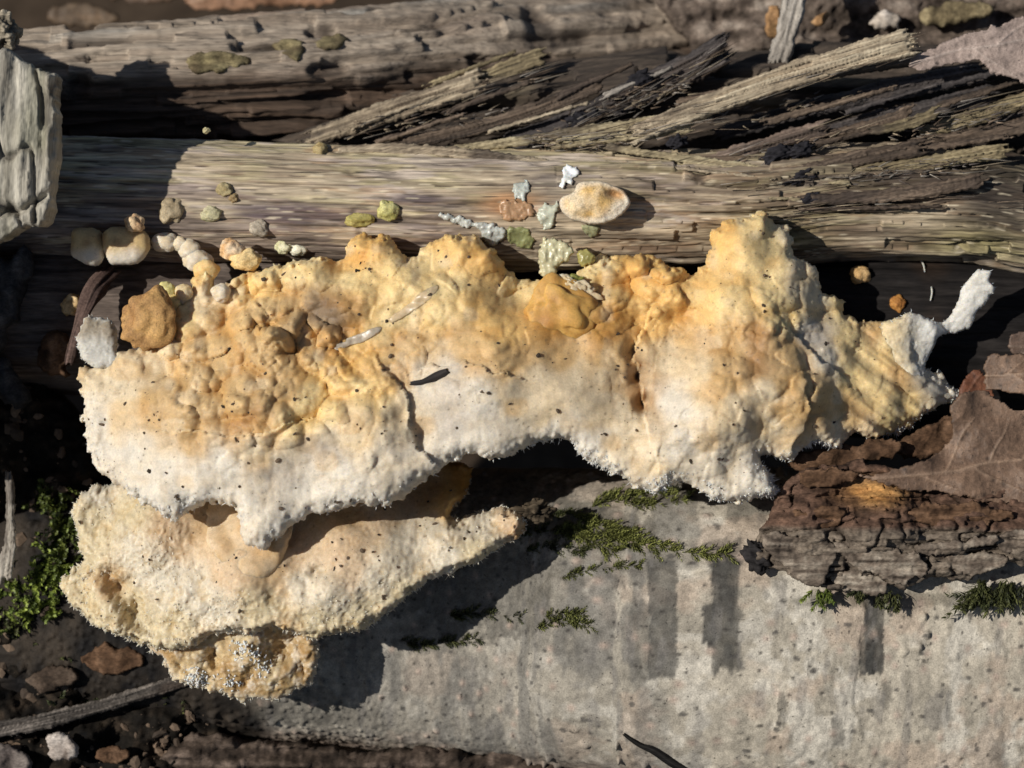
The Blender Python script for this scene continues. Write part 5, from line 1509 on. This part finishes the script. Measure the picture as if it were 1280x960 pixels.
mound, SM = chunk('rotten_bark', [(-60, 480), (-20, 470), (60, 480), (110, 540), (135, 600), (150, 700), (210, 800), (265, 880), (280, 960), (260, 1000), (-60, 1000)], -120, SHADE_BARK,
                  'crumbling dark rotten bark filling the lower left corner', 'bark', 31, front=26, back=110, w=30, step=2.5, rough=17, gr=(0.03, 0.05))
chunk('wood_chunk', [(-30, 330), (8, 322), (30, 308), (42, 326), (38, 350), (22, 384), (26, 402), (10, 410), (2, 440), (-30, 450)], -20, DGR, 'dark blue grey wood chunk in the left gap below the broken end', 'wood', 41, gr=(0.06, 0.02))
chunk('wood_chunk', [(-30, 440), (4, 448), (14, 458), (26, 478), (36, 500), (22, 512), (0, 500), (-30, 500)], -30, DGR, 'small dark grey wood chunk at left edge under the larger one', 'wood', 45)
chunk('bark_crumb', [(52, 424), (72, 414), (90, 424), (92, 444), (84, 460), (92, 472), (66, 470), (48, 456)], -30, RUS, 'brown crumbly bark bit left of the white flap', 'bark', 49, rough=9)
t = thing('rootlet', 'brown curved rootlet arching down beside the white flap', 'twig', F(110, 390, -30))
stick('root', [np.append(F(*q[:3]), q[3]) for q in [(140, 338, -30, 12), (120, 358, -6, 14), (106, 388, 4, 9), (94, 418, 2, 7), (86, 452, -10, 6)]], M_bark, t, ((0.03, 0.018, 0.016), (0.085, 0.055, 0.045), (0.15, 0.10, 0.085)), nl=70, na=40, rag=5, flat=0.8, rough=.4, lump=.5, taper=(.9, .9))
t = thing('pale_stick', 'short bleached stick standing in the moss at left edge', 'stick', F(10, 680, -30))
plank('wood', F(6, 724, -40), F(12, 600, -14), 19, M_block, t, ((0.16, 0.13, 0.10), (0.40, 0.36, 0.30), (0.60, 0.56, 0.49)), 901, front=6, back=9, strip=4, ht=3, tooth=16, step=1.3, taper=(1, .6), bow=-4)
t = thing('grey_stick', 'grey crusty stick lying across the bottom left corner', 'stick', F(110, 890, -60))
plank('wood', F(-40, 920, -72), F(235, 848, -72), 24, M_bark, t, ((0.012, 0.01, 0.009), (0.06, 0.052, 0.045), (0.22, 0.19, 0.165)), 903, front=7, back=10, strip=5, ht=5, tooth=18, step=1.4, taper=(.9, .8), bow=-6)
for k, (x, y, z, pts, tn, lab) in enumerate([
    (75, 935, -58, [(56, 925), (70, 916), (88, 922), (98, 934), (96, 948), (76, 950), (60, 942)], ((0.15, 0.12, 0.10), (0.36, 0.31, 0.27), (0.52, 0.47, 0.42)), 'pale pinkish crumb of bark in the bottom left corner'),
    (140, 945, -70, [(120, 938), (140, 932), (164, 938), (162, 952), (130, 954)], RUS, 'brown bark chip right of the pale crumb at the bottom'),
    (10, 945, -70, [(-20, 935), (12, 930), (34, 944), (40, 975), (-20, 975)], ((0.04, 0.032, 0.027), (0.11, 0.09, 0.08), (0.2, 0.17, 0.15)), 'grey bark chip at the bottom left corner'),
    (60, 850, -74, [(30, 850), (60, 832), (100, 838), (92, 856), (50, 866)], DBR, 'dark brown bark chip above the grey stick'),
    (130, 830, -70, [(100, 822), (130, 806), (170, 812), (180, 830), (150, 842), (112, 836)], RUS, 'rust brown chip under the lower fungus edge at left')]):
    chunk('bark_chip', pts, z, tn, lab, 'bark', 60 + 4 * k, front=7, back=10, w=6, step=1.6, rough=4)

# soil-dark crust along the lower edge of the birch log, bottom
chunk('bark_strip', [(236, 915), (300, 926), (380, 930), (440, 942), (520, 934), (600, 940), (690, 934), (740, 946), (765, 966), (760, 985), (230, 985)], -100, ((0.012, 0.009, 0.007), (0.05, 0.036, 0.027), (0.16, 0.12, 0.095)),
      'dark crusty bark strip under the birch log at the bottom edge', 'bark', 90, front=20, back=60, w=16, step=2.2, rough=10, gr=(0.02, 0.08))
t = thing('shadow_twig', 'thin dark twig poking up at the bottom edge of the birch log', 'twig', F(830, 950, 20))  # black twig shape put in where a thin shadow crosses the bark
stick('twig', [np.append(F(*q[:3]), q[3]) for q in [(*q, r) for q, r in ()]] or [np.append(on_birch(a_, b_) + np.array([0, 0, 2.5]), r_) for a_, b_, r_ in ((780, 918, 2.5), (800, 931, 3.5), (818, 938, 5), (846, 956, 5), (880, 976, 6))], M_dark, t, ((.004, .004, .004), (.012, .011, .01), (.04, .036, .032)), nl=90, na=24, rag=3, rough=.5, flat=.9, lump=.5, taper=(.8, .8))  # stand-in for the thin shadow across the bark

# ================================================================== BARK SLAB at right
SLAB = [(938, 702), (946, 672), (962, 642), (975, 610), (1000, 590), (1040, 582), (1080, 575), (1130, 590), (1180, 600), (1240, 606), (1330, 610), (1330, 700), (1250, 706), (1228, 716), (1200, 726), (1160, 722),
        (1130, 735), (1080, 726), (1040, 738), (1015, 732), (985, 716), (960, 708)]
ZS = np.array([[*F(a, b, c)[:2], c] for a, b, c in [(945, 690, 62), (975, 620, 72), (1060, 590, 62), (1180, 605, 58), (1300, 610, 55), (1000, 660, 105), (1100, 660, 112), (1200, 655, 108), (1300, 655, 105), (1010, 725, 84), (1100, 725, 84), (1220, 715, 82), (1320, 705, 80)]])


def slab_z(x, y):
    return idw(x, y, ZS, 16, 2)[:, 0]


def slab_lumps(x, y, s):
    rl = F(0, 662, 100)[1] + 5 * vn(x * 0.02, .1, .5, 701)
    lay = np.floor((y + 4 * vn(x * .02, .4, .5, 3)) / 9)
    z = 5 * np.sign(vn(lay * 1.3, x * 0.012, .5, 702)) * sm(6, -6, y - rl) + 6 * fbm(x * 0.03, y * 0.06, .5, 3, 703)
    z += 3.0 * fbm(x * .07, y * .18, .5, 3, 707) + 2.5 * np.sign(vn(x * .02, np.floor((y + 5 * vn(x * .03, .7, .5, 5)) / 5) * 1.7, .5, 708))
    cr = vn(x * 0.03, y * 0.07, .5, 704)
    return z - 8 * np.exp(-(cr / 0.07) ** 2)


def slab_tint(x, y, s, d):
    rl = F(0, 660, 100)[1] + 6 * vn(x * 0.02, .1, .5, 701)
    g = np.clip(0.5 + 0.6 * fbm(x * 0.05, y * 0.1, .5, 3, 705) + 0.25 * vn(x * .25, y * .3, .5, 7), 0, 1)
    top = mixc((0.02, 0.012, 0.009), (0.15, 0.088, 0.06), g)
    low = mixc((0.04, 0.03, 0.023), (0.24, 0.195, 0.15), g)
    c = mixc(top, low, sm(4, -6, y - rl))
    q = F(1092, 616, 90)
    op = np.exp(-(((x - q[0]) / 40) ** 2 + ((y - q[1]) / 15) ** 2) * 1.2) * (0.8 + .5 * vn(x * .06, y * .1, .5, 9))
    c = mixc(c, mixc((0.14, 0.06, 0.02), (0.46, 0.25, 0.085), g), np.clip(op * 1.5 * (0.6 + .8 * g), 0, .9))
    return mixc(c, (0.02, 0.014, 0.01), np.exp(-(vn(x * 0.03, y * 0.07, .5, 704) / 0.05) ** 2) * .6)


t_slab = thing('bark_slab', 'thick flaky brown bark slab with orange patch resting on the birch log', 'bark', F(1100, 660, 60))
SP = np.array([on_surf(slab_z, a, b) for a, b in SLAB])
slabo, SS = relief('slab', SP, slab_z, M_bark, t_slab, slab_tint, step=1.6, front=9, w=8, back=26, wb=8, edge=((4, 12), (2.5, 5)),
                   detail=lambda x, y, z, s: 2.2 * fbm(x * 0.09, y * 0.14, z * .08, 3, 706) + 0.8 * vn(x * .35, y * .35, .5, 8), lumps=slab_lumps, smoothed=2)
FLT = ((0.035, 0.027, 0.021), (0.14, 0.11, 0.085), (0.31, 0.265, 0.21))
for k, (pts, z) in enumerate([([(952, 668), (985, 668), (1030, 676), (1044, 690), (1036, 720), (1026, 738), (1006, 730), (980, 706), (960, 690)], 106),
                              ([(1046, 680), (1080, 676), (1120, 684), (1158, 700), (1152, 720), (1128, 730), (1090, 716), (1060, 702)], 108),
                              ([(1146, 682), (1180, 678), (1240, 670), (1242, 680), (1200, 690), (1160, 694)], 114),
                              ([(1182, 694), (1230, 688), (1260, 696), (1250, 712), (1210, 720), (1190, 710)], 100),
                              ([(1244, 676), (1262, 664), (1300, 660), (1310, 690), (1270, 694), (1252, 690)], 110),
                              ([(992, 640), (1030, 632), (1060, 640), (1050, 656), (1010, 660)], 108),
                              ([(1130, 640), (1180, 628), (1240, 632), (1270, 648), (1220, 658), (1160, 656)], 108),
                              ([(1000, 592), (1040, 584), (1070, 592), (1050, 606), (1012, 612)], 90),
                              ([(1036, 720), (1070, 710), (1110, 728), (1108, 744), (1080, 742), (1056, 736)], 88)]):
    chunk('bark_flake', pts, z - 2, FLT if k not in (5, 6, 7) else RUS, None, None, 120 + 5 * k, front=3.5, back=9, w=2.5, step=1.4, rough=4.0, gr=(0.02, 0.16), edge=((5, 12), (2.6, 4)), parent=t_slab, slope=(0.02, 0.12))
blob('dark_tip', F(946, 696, 66), (14, 20, 14), M_dark, t_slab, (0.02, 0.018, 0.018), sub=4, lump=.6, freq=2.5, seed=3, fine=.3, tilt=.5)
for k, (pts, z, lab) in enumerate([([(985, 560), (1020, 566), (1060, 556), (1110, 548), (1130, 556), (1110, 574), (1060, 584), (1020, 590), (985, 590)], 40, 'reddish dark bark chip wedged under the right wing of the fungus'),
                                   ([(1130, 545), (1160, 530), (1200, 515), (1215, 530), (1200, 560), (1150, 575), (1120, 565)], 10, 'shadowed brown chip between fungus wing and dead leaf')]):
    chunk('bark_chip', pts, z, RUS, lab, 'bark', 180 + 5 * k, front=9, back=20, w=8, step=1.8, rough=6)


# ================================================================== DEAD LEAVES
def seg_d(x, y, a, b):
    ex, ey = b[0] - a[0], b[1] - a[1]
    t = np.clip(((x - a[0]) * ex + (y - a[1]) * ey) / (ex * ex + ey * ey), 0, 1)
    return np.hypot(x - a[0] - t * ex, y - a[1] - t * ey), t


def leaf(pts, zc, veins, tones, label, seed, step=1.8, name='dead_leaf', group='dead leaves', vein_h=1.8, mesh_=True):
    zf_pts = np.array([[*F(a, b, c)[:2], c] for a, b, c in zc])
    zf = lambda x, y: idw(x, y, zf_pts, 22, 1.8)[:, 0]
    P = np.array([on_surf(zf, a, b) for a, b in pts])
    vs = [(on_surf(zf, *a), on_surf(zf, *b), w) for a, b, w in veins]

    def vein(x, y):
        v = np.zeros(x.shape)
        xw = x + 9 * vn(x * .02, y * .02, .5, seed); yw = y + 9 * vn(x * .02, y * .02, .5, seed + 1)
        for a, b, w in vs:
            d, tt = seg_d(xw, yw, a, b)
            v = np.maximum(v, np.exp(-(d / (0.55 * w * (1.1 - .6 * tt))) ** 2))
        return v

    def net(x, y):
        f1, f2, iv = worley(x / 9, y / 9, seed)
        return np.exp(-((f2 - f1) / 0.10) ** 2)

    def tin(x, y, s, d):
        g = np.clip(0.5 + 0.7 * fbm(x * .03, y * .03, .5, 3, seed + 5), 0, 1)
        c = mixc(tones[0], tones[1], g) * (1 + .35 * fbm(x * .15, y * .15, .5, 3, seed + 6))[:, None]
        c = mixc(c, np.array(tones[1]) * 1.2, net(x, y) * 0.3)
        c = mixc(c, tones[2], vein(x, y) * .55)
        f1, f2, iv = worley(x / 22, y / 22, seed + 2)
        return mixc(c, np.array(tones[0]) * .3, np.exp(-(f1 / .13) ** 2) * (iv > .2) * .8)
    o, S_ = relief(name, P, zf, M_leaf, None, tin, step=step, front=0.9, w=2, back=0.9, wb=2, edge=((3.5, 9), (2, 4)),
                   detail=lambda x, y, z, s: vein_h * vein(x, y) + 0.7 * net(x, y) + 3 * fbm(x * .02, y * .02, .5, 2, seed + 8) + 1.0 * vn(x * .12, y * .12, .5, seed), smoothed=2)
    set_props(o, label, 'leaf', group)
    return o, S_


LFB = ((0.075, 0.045, 0.029), (0.19, 0.12, 0.078), (0.30, 0.205, 0.14))
leaf([(1076, 596), (1110, 588), (1150, 578), (1178, 562), (1192, 536), (1186, 512), (1202, 494), (1224, 488), (1246, 498), (1262, 510), (1280, 512), (1330, 520), (1340, 650), (1290, 636), (1240, 628), (1180, 616), (1120, 610)],
     [(1080, 596, 98), (1150, 585, 96), (1200, 500, 84), (1230, 500, 66), (1230, 560, 82), (1300, 540, 70), (1300, 620, 96), (1200, 615, 98), (1180, 560, 70)],
     [((1090, 598), (1200, 590), 4), ((1200, 590), (1340, 560), 4), ((1180, 592), (1215, 520), 2.5), ((1240, 582), (1262, 520), 2.5), ((1280, 575), (1320, 530), 2.5), ((1220, 588), (1290, 622), 2.5), ((1150, 594), (1200, 612), 2)],
     LFB, 'large brown dead leaf with pale veins lying on the bark slab', 801)
leaf([(1230, 450), (1246, 444), (1280, 444), (1330, 440), (1340, 498), (1290, 494), (1256, 488), (1234, 486), (1230, 468)],
     [(1230, 465, 40), (1280, 445, 44), (1290, 480, 62), (1330, 470, 50)],
     [((1232, 470), (1340, 462), 2.5), ((1260, 468), (1290, 446), 1.8), ((1270, 467), (1300, 490), 1.8)], LFB, 'small brown dead leaf piece at the right edge above the large leaf', 811)
leaf([(1262, 425), (1275, 415), (1330, 410), (1330, 440), (1290, 446), (1266, 440)], [(1265, 430, 0), (1330, 425, 10)], [((1264, 430), (1330, 425), 2)], ((0.06, 0.04, 0.03), (0.14, 0.09, 0.065), (0.22, 0.16, 0.12)), 'dark curled leaf scrap at the right edge', 815)
leaf([(1196, 505), (1206, 470), (1226, 462), (1240, 490), (1236, 508), (1210, 512)], [(1200, 500, -20), (1230, 470, -25)], [((1200, 505), (1230, 468), 2)], ((0.09, 0.03, 0.015), (0.15, 0.06, 0.03), (0.2, 0.1, 0.06)), 'dark red brown leaf scrap in shade beside the fungus wing', 818)
leaf([(1132, 78), (1150, 66), (1176, 56), (1210, 42), (1240, 32), (1300, 15), (1340, 10), (1340, 112), (1290, 108), (1268, 98), (1240, 92), (1226, 76), (1196, 78), (1166, 86), (1144, 88)],
     [(1140, 80, -40), (1200, 60, -46), (1290, 30, -56), (1300, 100, -40), (1230, 80, -40)],
     [((1140, 82), (1230, 58), 3), ((1230, 58), (1340, 40), 3), ((1220, 60), (1270, 95), 2), ((1250, 54), (1290, 25), 2)], ((0.20, 0.15, 0.125), (0.36, 0.28, 0.24), (0.45, 0.37, 0.32)), 'greyish pink dead leaf sheltering the upper right corner', 821)
leaf([(20, -30), (60, -20), (120, -6), (180, 4), (240, -8), (250, -60), (120, -70)], [(60, -20, -560), (200, -20, -560)], [((30, -30), (240, -20), 4)], ((0.05, 0.03, 0.02), (0.12, 0.07, 0.04), (0.2, 0.13, 0.08)), 'dark brown blurred leaf behind the background log at top left', 831, step=3)
leaf([(232, 6), (262, 12), (300, 14), (330, 6), (380, 8), (420, 2), (430, -50), (230, -50)], [(260, 0, -540), (400, -10, -560)], [((240, 0), (420, -20), 4)], ((0.16, 0.08, 0.04), (0.34, 0.19, 0.11), (0.4, 0.27, 0.18)), 'orange brown blurred leaf behind the background log at the top', 835, step=3)
leaf([(60, 14), (90, 2), (130, 10), (150, 26), (110, 34), (70, 30)], [(60, 20, -545), (140, 20, -545)], [((60, 20), (150, 20), 3)], ((0.06, 0.04, 0.025), (0.14, 0.09, 0.05), (0.2, 0.13, 0.08)), 'dark leaf scrap behind the background log at far top left', 838, step=3)

# ================================================================== debris at the top right
chunk('bark_plate', [(845, -40), (1340, -40), (1340, 120), (1240, 120), (1130, 100), (1060, 88), (1000, 96), (930, 92), (880, 74), (850, 40)], -290, ((0.035, 0.026, 0.02), (0.13, 0.10, 0.08), (0.30, 0.25, 0.205)), 'rough brown bark plate behind the splinters, top right', 'bark', 210, front=24, back=50, w=24, rough=14, gr=(0.015, 0.05), step=3.0)
chunk('stone', [(1088, 26), (1096, 14), (1110, 12), (1122, 20), (1122, 34), (1104, 38), (1092, 36)], -246, ((0.30, 0.25, 0.20), (0.42, 0.36, 0.30), (0.52, 0.46, 0.40)), 'small pale rounded stone near the top right', 'stone', 215, front=12, back=12, w=10, rough=2, step=1.8)
chunk('bark_chip', [(1150, 14), (1180, 4), (1230, 2), (1242, 14), (1220, 26), (1180, 34), (1156, 28)], -240, OLV, 'tan bark chip beside the pale stone at the top', 'bark', 218, front=8, back=10, w=8, rough=4, step=1.8)
chunk('bark_chip', [(960, 10), (972, 8), (978, 30), (974, 46), (962, 44), (958, 28)], -240, ((0.12, 0.07, 0.03), (0.3, 0.17, 0.08), (0.4, 0.26, 0.14)), 'orange brown chip left of the upright twig', 'bark', 222, front=6, back=8, w=6, rough=3, step=1.6)
chunk('bark_chip', [(1014, 26), (1026, 14), (1036, 18), (1032, 30), (1020, 34)], -236, ((0.12, 0.07, 0.03), (0.3, 0.17, 0.08), (0.4, 0.26, 0.14)), 'orange brown chip right of the upright twig', 'bark', 226, front=6, back=8, w=6, rough=3, step=1.6)
t = thing('upright_twig', 'grey flat twig sticking up at the top right', 'twig', F(980, 78, -150))
plank('twig', F(972, 80, -150), F(1004, -50, -160), 36, M_block, t, GRY, 905, front=8, back=12, strip=5, ht=4, tooth=16, step=1.5, taper=(.75, 1), bow=-3)
t = thing('charred_flake', 'black charred flake curling up behind the long splinter', 'bark', F(880, 90, -110))
plank('flake', F(850, 106, -118), F(906, 52, -84), 26, M_dark, t, CHR, 907, front=5, back=5, strip=5, ht=6, tooth=22, step=1.5, taper=(1, .5))

# thin pale threads on the dark log
for k, (pts, lab) in enumerate([([(1148, 322), (1154, 330), (1156, 340)], 'white curved thread on the dark log at right'), ([(1163, 376), (1165, 366), (1164, 358)], 'faint yellowish thread on the dark log')]):
    t = thing('thread', lab, 'thread', on_surf(dark_z, *pts[0]))
    stick('fibre', [np.append(on_surf(dark_z, a, b, 4), 1.0) for a, b in pts], M_fringe, t, ((.5, .48, .42), (.62, .6, .54), (.7, .68, .62)), nl=14, na=6, rag=0, flat=1, rough=.1, seed=k)


# ================================================================== MOSS
rm_ = np.random.default_rng(77)


def moss(name, label, shoots, n_leaf, Ls, Ws, tones, kind='stuff', up=0.5):
    """shoots: list of point lists (frame)."""
    V, T, C = [], [], []
    for pts in shoots:
        pts = np.asarray(pts, float)
        nn = n_leaf
        t_ = np.linspace(0, len(pts) - 1, nn)
        c = axis_interp(pts, t_)
        tg = np.gradient(c, axis=0); tg /= np.linalg.norm(tg, axis=1)[:, None] + 1e-9
        tone = np.array(tones[0]) + (np.array(tones[1]) - np.array(tones[0])) * rm_.random()
        for i in range(nn):
            u = i / (nn - 1)
            a = i * 2.4 + rm_.normal(0, .3)
            r = rm_.normal(0, 1, 3); r -= tg[i] * (r @ tg[i])
            n1 = np.cross(tg[i], [0.1, 0.2, 1.0]); n1 /= np.linalg.norm(n1) + 1e-9; n2 = np.cross(n1, tg[i])
            side = n1 * math.cos(a) + n2 * math.sin(a)
            L = rm_.uniform(*Ls) * (1 - 0.45 * u * u); W = rm_.uniform(*Ws)
            d = tg[i] * rm_.uniform(.5, .9) + side * rm_.uniform(.5, .95); d /= np.linalg.norm(d)
            w = np.cross(d, side); w /= np.linalg.norm(w) + 1e-9
            b = len(V)
            V += [c[i] - w * W * .5, c[i] + w * W * .5, c[i] + d * L * .5 + w * W * .55 + side * .3, c[i] + d * L * .5 - w * W * .55 + side * .3, c[i] + d * L + tg[i] * L * .15]
            T += [(b, b + 1, b + 2), (b, b + 2, b + 3), (b + 3, b + 2, b + 4)]
            C += [tone * rm_.uniform(.65, 1.35) * (0.75 + .5 * u)] * 5
    o = mk(name, np.array(V), None, M_moss, None, np.array(C), tris=np.array(T), smooth=False)
    set_props(o, label, 'moss', kind=kind)
    return o


GR1 = ((0.06, 0.085, 0.016), (0.22, 0.27, 0.045))
GR2 = ((0.05, 0.052, 0.018), (0.14, 0.15, 0.04))
GR3 = ((0.03, 0.036, 0.014), (0.085, 0.09, 0.03))
zm_ = relief_z(SM)


def tuft(cx, cy, rx, ry, n, zf, L, lean=(0, 0.2), lift=0.0):
    out = []
    for _ in range(n):
        x = cx + rm_.normal(0, rx * .5); y = cy + rm_.normal(0, ry * .5)
        b = on_surf(zf, x, y, lift - 3)
        l = rm_.uniform(.6, 1.2) * L
        d = np.array([lean[0] + rm_.normal(0, .45), lean[1] + rm_.normal(0, .45), rm_.uniform(.5, 1.1)]); d /= np.linalg.norm(d)
        bend = np.array([rm_.normal(0, .3), rm_.normal(0, .3) - .1, 0]) * l
        out.append([b, b + d * l * .5, b + d * l + bend])
    return out


moss('moss_patch', 'bright green feathery moss patch at the left edge below the pale stick', tuft(30, 750, 38, 30, 110, zm_, 28) + tuft(74, 722, 30, 26, 80, zm_, 26), 26, (6, 10), (2, 3.4), GR1)
moss('moss_patch', 'dark green moss left of the lower fungus', tuft(80, 660, 24, 40, 90, zm_, 24) + tuft(60, 630, 16, 20, 16, zm_, 20), 24, (6, 9), (2, 3.2), ((0.03, 0.045, 0.01), (0.10, 0.12, 0.02)))
moss('moss_patch', 'thin moss wisps on the rotten bark in the lower left', tuft(110, 880, 30, 10, 12, zm_, 16) + tuft(20, 790, 30, 14, 16, zm_, 18) + tuft(80, 830, 14, 8, 8, zm_, 14) + tuft(215, 870, 24, 10, 8, zm_, 14), 20, (5, 8), (1.8, 3), GR3)


def creeping(px_pts, n_side, L, lift=4):
    main = [on_birch(*q) + np.array([0, 0, lift]) for q in px_pts]
    out = [main]
    m_ = np.array(main)
    for _ in range(n_side):
        u = rm_.uniform(0.02, .98) * (len(m_) - 1)
        c = axis_interp(m_, np.array([u]))[0]
        i = min(int(u), len(m_) - 2); tg = m_[i + 1] - m_[i]; tg /= np.linalg.norm(tg)
        s_ = rm_.choice([-1, 1]); pr = np.array([-tg[1], tg[0], 0]) * s_
        l = rm_.uniform(.5, 1.1) * L
        d = tg * rm_.uniform(.4, 1.0) + pr * rm_.uniform(.3, .8) + np.array([0, 0, rm_.uniform(-.05, .35)])
        out.append([c, c + d * l * .5, c + d * l + np.array([0, 0, -1.5])])
    return out


moss('moss_patch', 'creeping olive green moss strands on the birch log under the fungus notch',
     creeping([(690, 668), (740, 662), (790, 678), (850, 690), (912, 692)], 80, 20, 1) + creeping([(700, 655), (730, 672), (770, 690)], 60, 22, 1) + creeping([(695, 640), (760, 660), (800, 672)], 60, 22, 1) + creeping([(720, 648), (770, 668), (830, 682)], 30, 18, 1), 26, (5, 9), (0.8, 1.5), ((0.07, 0.075, 0.02), (0.20, 0.21, 0.055)))
moss('moss_patch', 'olive moss strands on the birch log right below the fungus rim', creeping([(738, 634), (770, 626), (810, 632), (860, 624)], 50, 20, 1) + creeping([(745, 622), (790, 618), (840, 618)], 40, 18, 1), 26, (5, 9), (0.8, 1.5), ((0.07, 0.075, 0.02), (0.20, 0.21, 0.055)))
moss('moss_patch', 'dark ragged moss mat in the shaded gap under the fungus notch', creeping([(640, 650), (665, 640), (700, 645)], 40, 16, 1) + creeping([(655, 690), (690, 684), (730, 690)], 40, 14, 1) + creeping([(640, 668), (680, 662), (720, 672)], 40, 16, 1), 20, (4, 7), (0.8, 1.5), GR3)
moss('moss_patch', 'small olive moss wisp in the shadow edge on the birch log', creeping([(668, 786), (690, 778), (715, 776), (736, 782)], 36, 14, 1) + creeping([(678, 772), (706, 766), (730, 768)], 30, 12, 1), 18, (4, 7), (0.8, 1.5), GR2)
moss('moss_patch', 'dark olive moss wisp under the lower fungus on the birch log', creeping([(500, 800), (530, 806), (562, 802), (600, 798)], 44, 12, 1) + creeping([(560, 770), (600, 766), (650, 772)], 40, 14, 1), 18, (4, 7), (0.8, 1.5), GR3)
moss('moss_patch', 'thin moss wisp along the bark above the dark shadow, right of the fungus stub', creeping([(700, 722), (740, 712), (800, 706)], 40, 10, 1), 18, (4, 6), (0.7, 1.3), GR2)


def hanging(cx, cy, z, n, L, dirs):
    out = []
    for _ in range(n):
        b = F(cx + rm_.normal(0, 7), cy + rm_.normal(0, 3), z)
        d = np.array([dirs[0] + rm_.normal(0, .4), dirs[1] + rm_.normal(0, .25), rm_.normal(.1, .2)]); d /= np.linalg.norm(d)
        l = L * rm_.uniform(.6, 1.1)
        out.append([b, b + d * l * .5, b + d * l + np.array([rm_.normal(0, 3), 2, 0])])
    return out


moss('moss_tuft', 'small green moss tuft hanging under the left end of the bark slab', hanging(1028, 738, 80, 9, 26, (0, -1)), 22, (6, 10), (1.8, 3), GR1, kind=None)
moss('moss_tuft', 'tiny moss tuft hanging under the middle of the bark slab', hanging(1072, 734, 82, 5, 14, (-.2, -1)) + hanging(1108, 742, 82, 9, 24, (-.2, -1)), 22, (6, 10), (1.8, 3), GR3, kind=None)
moss('moss_tuft', 'dark shaggy moss beard trailing left under the right end of the bark slab', hanging(1225, 742, 82, 12, 40, (-.8, -.6)) + hanging(1260, 730, 84, 26, 36, (-.3, -1)) + hanging(1235, 728, 84, 14, 30, (-.3, -1)) + hanging(1290, 730, 84, 14, 36, (0, -1)), 26, (7, 13), (1.6, 2.6), GR3, kind=None)

specks('litter_crumbs', SM, 900, 61, 'brown litter crumbs strewn over the rotten bark at lower left', rmax=9.0, tone=(0.07, 0.048, 0.032))
